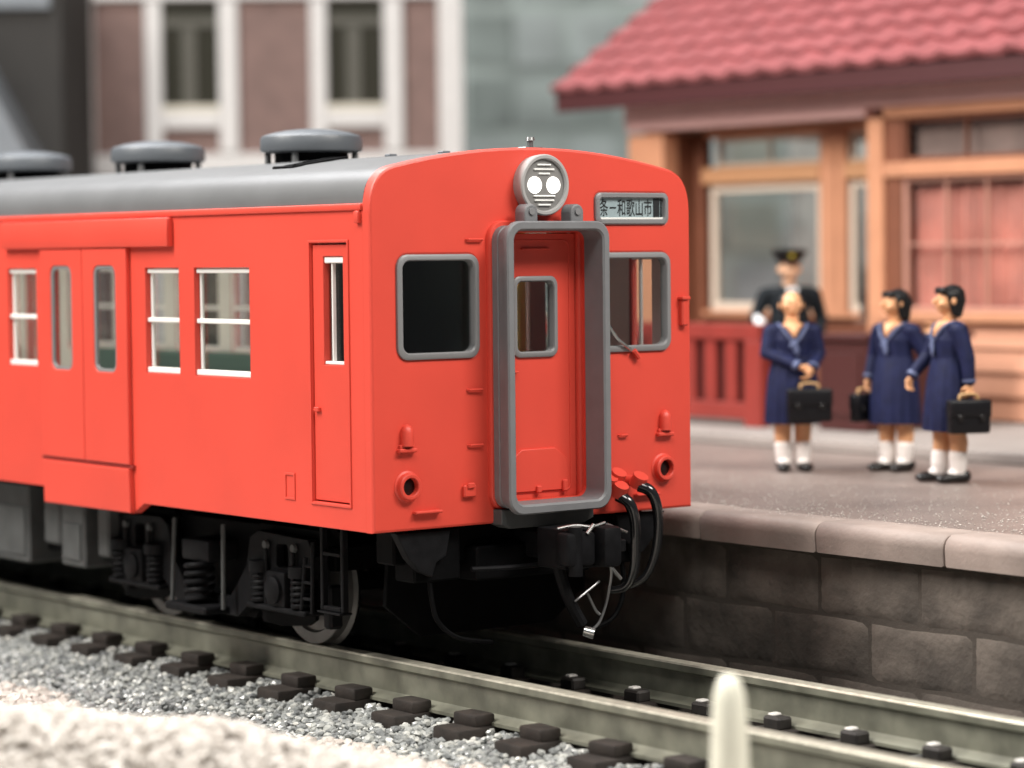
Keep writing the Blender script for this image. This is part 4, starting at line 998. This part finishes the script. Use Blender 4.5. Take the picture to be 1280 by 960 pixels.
# brown townhouse
D = 42.0
o0 = place(D, 95, -0.62); L = Local(o0, -YAW)
S = D/3361.93                 # metres per pixel at that depth
tw = empty('townhouse', o0, 'brown townhouse with white corner pilasters behind the railcar', 'building')
lpart(L, 'wall', 'brick_brown', [(0.02, 6.0, 0.10, 5.0, 0, 10.5)], tw)
lpart(L, 'pilaster', 'trim_white', [(-0.02, 0.37, -0.05, 0.30, 0, 10.4)], tw); lpart(L, 'pilaster', 'trim_white', [(5.72, 6.10, -0.05, 0.30, 0, 10.4)], tw)
lpart(L, 'cornice', 'trim_white', [(-0.1, 6.2, -0.15, 0.25, 10.42, 10.9)], tw); lpart(L, 'string_course', 'trim_white', [(0.38, 5.71, -0.02, 0.12, 7.49, 7.75)], tw)
lpart(L, 'base_course', 'trim_white', [(0.38, 5.71, -0.06, 0.12, 4.75, 5.10)], tw)
zpx = lambda y: 2.87+(318-y)*S
for x0 in (190, 395):
    xa = (x0-95)*S; fr = 0.38; xw0 = xa+0.24; xw1 = xa+1.12
    for z_lo, z_hi, zb_ in ((5.85, 7.47, 5.12), (8.5, 10.0, 7.80), (1.9, 3.9, 1.2)):
        fz = lpart(L, 'window', 'trim_white', [(xa-0.02, xw0, -0.03, 0.11, zb_, z_hi), (xw1, xw1+0.30, -0.03, 0.11, zb_, z_hi), (xw0+0.002, xw1-0.002, -0.02, 0.11, z_lo-0.36, z_lo)], tw)
        lpart(L, 'pane', 'night_glass', [(xw0+0.004, xw1-0.004, 0.085, 0.098, z_lo+0.002, z_hi-0.4), (xw0+0.004, xw1-0.004, 0.07, 0.098, z_hi-0.25, z_hi-0.004)], fz, 0)
        lpart(L, 'blind', 'blind', [(xw0+0.004, xw1-0.004, 0.05, 0.098, z_hi-0.398, z_hi-0.252), (xw0+0.30, xw0+0.52, 0.06, 0.084, z_lo+0.004, z_hi-0.42)], fz, 0)
        lpart(L, 'apron', 'trim_cream', [(xw0+0.004, xw1-0.004, -0.024, 0.1, z_lo-0.10, z_lo-0.002)], fz, 0.004)
# dark neighbour with slate roof, left
o1 = place(38.5, 68, -0.62); L = Local(o1, -YAW)
nb = empty('dark_house', o1, 'dark gabled house with grey slate roof at far left', 'building')
lpart(L, 'wall', 'dark_wall', [(-6.0, 0.10, 0.6, 3.4, 0, 7.6)], nb); lpart(L, 'eave_board', 'slate', [(-6.1, -0.05, 0.5, 0.62, 7.1, 7.62)], nb)
bm = NB(); zt = 2.87+(318-70)*38.5/3361.93+0.62; zb_ = 2.87+(318-205)*38.5/3361.93+0.62
pts = [(-1.30, zt+0.75), (0.09, zb_-0.3), (0.09, 0.0), (-6.0, 0.0), (-6.0, zt+0.55)]
plate(bm, pts, [], lambda u, v, d: (u, d, v), -0.9, 0.58, 0.02); bmesh.ops.transform(bm, matrix=L.M, verts=bm.verts[:]); obj('lean_to_roof', bm, 'slate', nb)
# pale office block filling the gap
o2 = place(62, 560, -0.62); L = Local(o2, -YAW)
of = empty('office_block', o2, 'pale grey green glazed block between townhouse and station', 'building')
lpart(L, 'wall', 'office_wall', [(-2.5, 16, 0.30, 6, 0, 14)], of)
S2 = 62/3361.93
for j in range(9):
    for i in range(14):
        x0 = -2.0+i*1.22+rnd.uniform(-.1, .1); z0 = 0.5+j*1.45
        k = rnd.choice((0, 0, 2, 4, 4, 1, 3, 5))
        lpart(L, 'window', 'office_reflection_%d' % k, [(x0+0.06, x0+1.14, 0.22, 0.33, z0+0.1, z0+1.25)], of, 0)

ph = empty('pale_house', (19, 16, -0.62), 'pale grey house seen blurred through the station porch windows', 'building')
YH = 17.6
def ppart(name, mt, *b): 
    bm = NB()
    for q in b: box(bm, *q, 0.01)
    return obj(name, bm, mt, ph)
ppart('wall', 'room_grey', (19, 23, 9, YH, -0.62, 5.2))
for y0 in (9.6, 11.6, 13.6, 15.6):
    ppart('window', 'board_dark', (18.93, 18.998, y0, y0+0.9, 1.2, 2.6)); ppart('window', 'board_pale', (18.93, 18.998, y0+0.2, y0+1.2, 3.4, 4.6))
# ================================================================== cream peg in the foreground
pg = NB(); pp = place(13.2, 909, 0)
lathe(pg, [(0.0, -0.55), (0.108, -0.55), (0.105, 0.0), (0.090, 0.55), (0.080, 0.68), (0.062, 0.745), (0.04, 0.78), (0.0, 0.79)], (pp.x, pp.y, 0), n=28)
tag(obj('marker_peg', pg, 'cream_peg', smooth=50), 'cream rounded peg standing in the blurred foreground', 'peg')

# ================================================================== PEOPLE (painted figures)
def chain(bm, pts, n=9):
    """pts: [(pos, radius or (rx,ry,rz)), ...]; a swept run of spheres fused later"""
    def r3(r): return Vector((r, r, r)) if not isinstance(r, (tuple, list)) else Vector(r)
    for (p0, r0), (p1, r1) in zip(pts[:-1], pts[1:]):
        p0, p1, a, b = Vector(p0), Vector(p1), r3(r0), r3(r1)
        k = max(2, int((p1-p0).length/(0.35*min(min(a), min(b)))))
        k = min(k, 26)
        for i in range(k+1):
            t = i/k; ell(bm, p0.lerp(p1, t), a.lerp(b, t))
def ell(bm, c, r):
    c = Vector(c); r = Vector((r, r, r)) if not isinstance(r, (tuple, list, Vector)) else Vector(r)
    t = bmesh.new(); bmesh.ops.create_icosphere(t, subdivisions=2, radius=1.0)
    for v in t.verts: v.co = Vector((v.co.x*r.x, v.co.y*r.y, v.co.z*r.z))+c
    merge(bm, t)
def fuse(bm, vox, mt, sm=4):
    me = bpy.data.meshes.new('tmp'); bm.to_mesh(me); bm.free()
    o = bpy.data.objects.new('tmp', me); C.objects.link(o)
    md = o.modifiers.new('r', 'REMESH'); md.mode = 'VOXEL'; md.voxel_size = vox; md.use_smooth_shade = True
    if sm: s_ = o.modifiers.new('s', 'SMOOTH'); s_.iterations = sm; s_.factor = 0.5
    bpy.context.view_layer.update(); dg = bpy.context.evaluated_depsgraph_get()
    out = bpy.data.meshes.new_from_object(o.evaluated_get(dg)); bpy.data.objects.remove(o); bpy.data.meshes.remove(me)
    out.materials.clear(); out.materials.append(MATS[mt])
    for p in out.polygons: p.use_smooth = True
    return out
def hand(bm, wrist, d, thumb, curl, k=1.0):
    """d: direction the hand points, thumb: side the thumb is on, curl: direction the fingers bend"""
    W_ = Vector(wrist); d = Vector(d).normalized(); th = Vector(thumb); th = (th-d*th.dot(d)).normalized(); cu2 = Vector(curl); cu2 = (cu2-d*cu2.dot(d)).normalized()
    for s in (-0.022, -0.007, 0.008, 0.022):
        chain(bm, [(W_, 0.018), (W_+d*0.075*k+th*s, 0.014)])
    for s, ln in ((-0.029, 0.052), (-0.010, 0.068), (0.010, 0.072), (0.029, 0.064)):
        b0 = W_+d*0.078*k+th*s; b1 = b0+(d*0.75+cu2*0.55)*ln*0.55*k; b2 = b1+(d*0.15+cu2*0.95)*ln*0.5*k
        chain(bm, [(b0, 0.0095), (b1, 0.009), (b2, 0.0075)])
    t0 = W_+d*0.025+th*0.022; t1 = t0+(d*0.5+th*0.75+cu2*0.3)*0.034*k; t2 = t1+(d*0.75+th*0.1+cu2*0.5)*0.032*k
    chain(bm, [(t0, 0.014), (t1, 0.0115), (t2, 0.009)])
def lmesh(name, me, parent, sub=None):
    o = bpy.data.objects.new(name, me); C.objects.link(o); o.parent = sub or parent; return o
def lobj(name, bm, mt, parent, smooth=40):
    return lmesh(name, mesh_of(name, bm, mt, smooth), parent)

def person(pos, rz, sc_, label, armL, armR, headyaw=0.0, headtilt=0.0, man=False, skin='skin', hairlen=0.0, handmat=None, feet=0.0, bob=True):
    root = empty('person', pos, label, 'person'); root.rotation_euler = (0, 0, rz); root.scale = (sc_*1.13, sc_*1.10, sc_)
    sw = 0.205 if man else 0.165
    HM = Matrix.Translation((0, 0, 1.33)) @ Matrix.Rotation(headyaw, 4, 'Z') @ Matrix.Rotation(headtilt, 4, 'X') @ Matrix.Translation((0, 0, -1.33))
    def h(p): return HM @ Vector(p)
    b = NB()
    # head, neck, trunk, limbs: one continuous body
    chain(b, [(h((0, 0.012, 1.475)), (0.088, 0.100, 0.105)), (h((0, 0.0, 1.455)), (0.085, 0.092, 0.10))])
    chain(b, [(h((0, -0.012, 1.43)), (0.076, 0.078, 0.075)), (h((0, -0.040, 1.392)), (0.046, 0.046, 0.042))])
    chain(b, [(h((0, -0.098, 1.470)), 0.012), (h((0, -0.112, 1.440)), 0.016)])
    ell(b, h((0, -0.085, 1.405)), (0.024, 0.014, 0.010)); ell(b, h((0.045, -0.062, 1.43)), 0.03); ell(b, h((-0.045, -0.062, 1.43)), 0.03)
    for s in (-1, 1): ell(b, h((s*0.092, 0.012, 1.452)), (0.012, 0.024, 0.034))
    chain(b, [((0, 0.015, 1.24), (0.062, 0.055, 0.05)), (h((0, 0.010, 1.40)), 0.050)])
    chain(b, [((0, 0, 1.20), (0.145, 0.090, 0.09)), ((0, 0, 1.02), (0.115, 0.082, 0.08)), ((0, 0.005, 0.86), (0.150, 0.10, 0.10))])
    for s, arm in ((1, armL), (-1, armR)):
        S0 = (s*sw, 0.01, 1.245); E, Wr, hd, th, cu3 = arm
        chain(b, [((s*0.08, 0.01, 1.235), 0.042), ((s*(sw-0.012), 0.01, 1.215), 0.038), (E, 0.034), (Wr, 0.026)])
        if handmat is None: hand(b, Wr, hd, th, cu3)
    for s in (-1, 1):
        y0 = s*feet
        chain(b, [((s*0.085, 0, 0.85), 0.085), ((s*0.080, y0*0.5-0.005, 0.46), 0.070), ((s*0.078, y0*0.8+0.012, 0.32), 0.070), ((s*0.072, y0, 0.09), 0.048), ((s*0.078, y0-0.05, 0.04), 0.032), ((s*0.085, y0-0.13, 0.028), 0.024)])
    body = lmesh('body', fuse(b, 0.0075, skin, 2), root)
    # eyes, brows, mouth
    e = NB()
    for s in (-1, 1): ell(e, h((s*0.036, -0.083, 1.462)), (0.012, 0.008, 0.007))
    lobj('eye', e, 'eye_brown', root)
    e = NB(); ell(e, h((0, -0.100, 1.404)), (0.019, 0.004, 0.004)); e_ = lobj('mouth', e, 'lip', root)
    # hair
    hb = NB()
    chain(hb, [(h((0, 0.030, 1.500)), (0.092, 0.096, 0.090)), (h((0, 0.045, 1.455)), (0.092, 0.082, 0.09))])
    if not man:
        chain(hb, [(h((0, 0.060, 1.46)), (0.090, 0.066, 0.08)), (h((0, 0.062, 1.46-hairlen)), (0.072, 0.040, 0.05))])
        for s in (-1, 1): chain(hb, [(h((s*0.080, 0.012, 1.49)), (0.018, 0.052, 0.05)), (h((s*0.080, 0.030, 1.42-hairlen*0.5)), (0.014, 0.040, 0.045))])
        if bob: chain(hb, [(h((-0.06, -0.055, 1.535)), 0.034), (h((0.06, -0.055, 1.535)), 0.034)])
    lmesh('hair', fuse(hb, 0.010, 'hair_black', 3), root)
    cm = 'uniform' if man else 'navy'
    # jacket / blouse with sleeves
    j = NB()
    if man:
        chain(j, [((0, 0.005, 1.235), (0.205, 0.105, 0.075)), ((0, 0, 1.05), (0.175, 0.115, 0.10)), ((0, 0.0, 0.80), (0.195, 0.125, 0.05))])
    else:
        chain(j, [((0, 0.005, 1.225), (0.165, 0.092, 0.062)), ((0, -0.008, 1.14), (0.160, 0.118, 0.09)), ((0, 0, 1.00), (0.160, 0.118, 0.08)), ((0, 0, 0.90), (0.176, 0.134, 0.05))])
    for s, arm in ((1, armL), (-1, armR)):
        E, Wr = Vector(arm[0]), Vector(arm[1]); cuff = E.lerp(Wr, 0.90)
        chain(j, [((s*(sw-0.06), 0.01, 1.235), 0.066), ((s*sw, 0.01, 1.220), 0.068), (E, 0.058), (cuff, 0.046)])
    # keep the neck open
    me = fuse(j, 0.010, cm, 3); lmesh('jacket' if man else 'blouse', me, root)
    for s, arm in ((1, armL), (-1, armR)):
        E, Wr = Vector(arm[0]), Vector(arm[1]); c = NB(); cyl(c, E.lerp(Wr, 0.84), E.lerp(Wr, 0.955), 0.049, 0.047, n=18)
        lobj('cuff', c, 'uniform' if man else 'navy_light', root)
        if handmat:
            g = NB(); hand(g, Wr, arm[2], arm[3], arm[4], 1.05); ell(g, Vector(Wr), 0.032); lmesh('glove', fuse(g, 0.006, handmat, 1), root)
    if man:
        t = NB()
        for s in (-1, 1): chain(t, [((s*0.095, 0, 0.86), (0.105, 0.12, 0.06)), ((s*0.095, 0, 0.48), 0.082), ((s*0.09, 0, 0.09), 0.068)])
        lmesh('trousers', fuse(t, 0.012, cm, 3), root)
        v = NB(); plate(v, [(-0.052, 1.285), (0.052, 1.285), (0.0, 1.10)], [], mf, -0.128, -0.100, 0.004); lobj('shirt', v, 'glove_white', root)
        v = NB(); plate(v, [(-0.014, 1.262), (0.014, 1.262), (0.018, 1.16), (0.0, 1.12), (-0.018, 1.16)], [], mf, -0.136, -0.126, 0.003); lobj('tie', v, 'ink', root)
        cpb = NB(); lathe(cpb, [(0.0, 1.53), (0.112, 1.53), (0.114, 1.565), (0.120, 1.575), (0.150, 1.615), (0.152, 1.63), (0.13, 1.645), (0.0, 1.652)], (0, 0.012, 0), n=32)
        bmesh.ops.transform(cpb, matrix=HM, verts=cpb.verts[:]); cap = lobj('cap', cpb, 'hair_black', root)
        vz = NB(); pts = [(0.105*math.cos(R(a)), -0.105*math.sin(R(a))) for a in range(15, 166, 10)]+[(0.085*math.cos(R(a)), -0.030-0.135*math.sin(R(a))) for a in range(165, 14, -10)]
        plate(vz, pts, [], lambda u, q, d: (u, q, 1.527+d+0.12*(q+0.1)), 0.0, 0.008); lobj('cap_peak', vz, 'shoe_black', root)
        bd = NB(); ell(bd, (0, -0.112, 1.592), (0.030, 0.014, 0.030)); ell(bd, (0, -0.118, 1.592), (0.012, 0.014, 0.036)); lobj('cap_badge', bd, 'badge_gold', root)
        bt = NB()
        for i in range(4): ell(bt, (0.012, -0.118, 1.06-0.07*i), 0.011)
        lobj('button', bt, 'badge_gold', root)
    else:
        # pleated skirt
        sk = NB(); n = 96; rows = []
        for (z, rx, ry, am) in ((0.985, 0.160, 0.118, 0.0), (0.93, 0.172, 0.130, 0.001), (0.80, 0.195, 0.155, 0.003), (0.62, 0.208, 0.172, 0.005), (0.44, 0.215, 0.182, 0.007), (0.415, 0.214, 0.182, 0.007), (0.42, 0.20, 0.168, 0.006), (0.60, 0.19, 0.155, 0.004)):
            row = []
            for i in range(n):
                a = 2*math.pi*i/n; kx = 1+am/rx*(2*abs(((i/6.0) % 1)-0.5)*2-1)
                row.append(sk.verts.new((rx*kx*math.cos(a), ry*kx*math.sin(a), z)))
            rows.append(row)
        for k in range(len(rows)-1):
            for i in range(n): sk.faces.new((rows[k][i], rows[k][(i+1) % n], rows[k+1][(i+1) % n], rows[k+1][i]))
        lobj('skirt', sk, 'navy', root, 60)
        # sailor collar (raised band round a V) and scarf
        cb = NB()
        for s in (-1, 1):
            tube(cb, [(s*0.012, -0.122, 1.125), (s*0.055, -0.112, 1.185), (s*0.100, -0.070, 1.262), (s*0.112, 0.01, 1.288), (s*0.10, 0.075, 1.262), (0.0, 0.088, 1.235)], 0.0105, 8)
        lobj('collar', cb, 'navy_light', root)
        nk = NB(); chain(nk, [((0, -0.020, 1.277), (0.088, 0.070, 0.022)), ((0, -0.070, 1.222), (0.040, 0.050, 0.03)), ((0, -0.088, 1.175), (0.014, 0.034, 0.02))]); lmesh('neckline', fuse(nk, 0.008, skin, 2), root)
        sf = NB(); chain(sf, [((0, -0.128, 1.13), (0.022, 0.014, 0.02)), ((0.012, -0.134, 1.05), (0.026, 0.010, 0.03)), ((0.016, -0.13, 1.02), (0.014, 0.008, 0.02))]); ell(sf, (-0.026, -0.126, 1.10), (0.022, 0.012, 0.03)); lmesh('scarf', fuse(sf, 0.008, 'navy_light', 1), root)
    for s in (-1, 1):
        y0 = s*feet
        if not man:
            so = NB(); chain(so, [((s*0.076, y0*0.85+0.004, 0.215), 0.072), ((s*0.074, y0, 0.15), 0.068), ((s*0.073, y0, 0.09), 0.060), ((s*0.076, y0-0.04, 0.060), 0.052)]); lmesh('sock', fuse(so, 0.009, 'sock_white', 2), root)
        sh = NB(); chain(sh, [((s*0.076, y0+0.050, 0.050), (0.060, 0.050, 0.056)), ((s*0.080, y0-0.03, 0.044), (0.062, 0.05, 0.044)), ((s*0.088, y0-0.115, 0.038), (0.062, 0.05, 0.038)), ((s*0.092, y0-0.150, 0.034), (0.050, 0.036, 0.032))])
        lmesh('shoe', fuse(sh, 0.009, 'shoe_black', 2), root)
    return root
def bag(root, c, wx, wy, wz, label, hx=0.07, loc='x'):
    """leather school bag; built in the figure's own frame, then put at top level"""
    M = root.matrix_basis.copy() if False else Matrix.Translation(root.location) @ Matrix.Rotation(root.rotation_euler.z, 4, 'Z') @ Matrix.Diagonal((*root.scale, 1))
    p = M @ Vector((c[0], c[1], c[2]-wz/2))
    e = empty('school_bag', p, label, 'bag', None); e.rotation_euler = (0, 0, root.rotation_euler.z); e.scale = root.scale
    b = NB(); box(b, -wx/2, wx/2, -wy/2, wy/2, 0, wz*0.93, 0.022, 3); b1 = lobj('bag_body', b, 'bag_black', e)
    if wx > wy:
        b = NB(); box(b, -wx/2-0.004, wx/2+0.004, -wy/2-0.012, wy/2+0.004, wz*0.45, wz*0.965, 0.02, 3); lobj('bag_flap', b, 'bag_black', e)
        for s in (-1, 1):
            b = NB(); box(b, s*wx*0.27-0.018, s*wx*0.27+0.018, -wy/2-0.024, -wy/2-0.010, wz*0.36, wz*0.55, 0.005); lobj('clasp', b, 'shoe_black', e)
        b = NB(); tube(b, [(-hx, 0, wz*0.95), (-hx*0.9, 0, wz+0.025), (0, 0, wz+0.035), (hx*0.9, 0, wz+0.025), (hx, 0, wz*0.95)], 0.011, 8); lobj('bag_handle', b, 'brass_tan', e)
    else:
        b = NB(); box(b, -wx/2-0.004, wx/2+0.012, -wy/2-0.004, wy/2+0.004, wz*0.45, wz*0.965, 0.02, 3); lobj('bag_flap', b, 'bag_black', e)
        for s in (-1, 1):
            b = NB(); box(b, wx/2+0.010, wx/2+0.022, s*wy*0.27-0.018, s*wy*0.27+0.018, wz*0.36, wz*0.55, 0.005); lobj('clasp', b, 'shoe_black', e)
        b = NB(); tube(b, [(0, -hx, wz*0.95), (0, -hx*0.9, wz+0.025), (0, 0, wz+0.035), (0, hx*0.9, wz+0.025), (0, hx, wz*0.95)], 0.011, 8); lobj('bag_handle', b, 'brass_tan', e)
    return e
PZ = 0.951
dn = (0, 0, -1)
g1 = person((4.64, 2.33, PZ), -YAW+0.05, 1.0, 'student in navy sailor uniform facing the camera, bag held in front',
            armL=((0.205, 0.0, 1.02), (0.125, -0.165, 0.90), (-0.35, -0.25, -0.9), (-0.2, -1, 0), (-1, 0.2, 0)),
            armR=((-0.205, -0.03, 1.03), (0.030, -0.190, 0.915), (0.9, -0.1, -0.45), (0, -0.3, 1), (0, 0.6, -1)), headtilt=-0.30, hairlen=0.0, bob=False)
bag(g1, (0.095, -0.225, 0.590), 0.34, 0.10, 0.30, 'black school bag of the student facing the camera')
g2 = person((5.26, 1.69, PZ), -YAW-R(48), 1.0, 'student in navy uniform left of the pair, turned left, hand raised',
            armL=((0.235, 0.06, 1.03), (0.215, 0.16, 1.17), (-0.05, 0.25, 0.95), (-1, 0, 0), (0, -1, 0.2)),
            armR=((-0.225, 0.02, 1.00), (-0.225, -0.05, 0.80), (0.0, -0.15, -1), (0, -1, 0), (1, 0, 0)), headyaw=-0.5, hairlen=0.13, feet=0.02)
bag(g2, (-0.235, -0.10, 0.55), 0.09, 0.26, 0.26, 'dark school bag half hidden behind the left student of the pair')
g3 = person((4.74, 0.565, PZ), -YAW-R(76), 1.03, 'student in navy uniform at right, seen in profile with black bag',
            armL=((0.215, 0.05, 1.00), (0.240, 0.055, 0.80), (0.05, 0.0, -1), (0, -1, 0), (-1, 0, 0)),
            armR=((-0.225, -0.06, 1.01), (-0.19, -0.215, 0.84), (0.1, -0.25, -1), (0.4, -1, 0), (1, 0.3, 0)), headyaw=-0.12, hairlen=0.10, feet=0.04)
bag(g3, (0.255, 0.040, 0.545), 0.10, 0.31, 0.28, 'shiny black school bag carried by the student in profile')
at = person((8.0, 5.93, 1.051), -YAW+0.1, 1.12, 'station attendant in dark uniform and peaked cap behind the fence',
            armL=((0.275, 0.05, 0.99), (0.24, -0.08, 0.80), (0, -0.2, -1), (-0.3, -1, 0), (-1, 0, 0)),
            armR=((-0.29, 0.03, 1.0), (-0.33, -0.27, 1.01), (0.0, -0.9, -0.25), (1, 0, 0), (0, -0.3, -1)), man=True, skin='skin_pale', handmat='glove_white')

for o in (g1, g2, g3): o['group'] = 'students waiting on the platform'
for o in sc.objects:
    if o.name.startswith('school_bag'): o['group'] = 'school bags of the students'
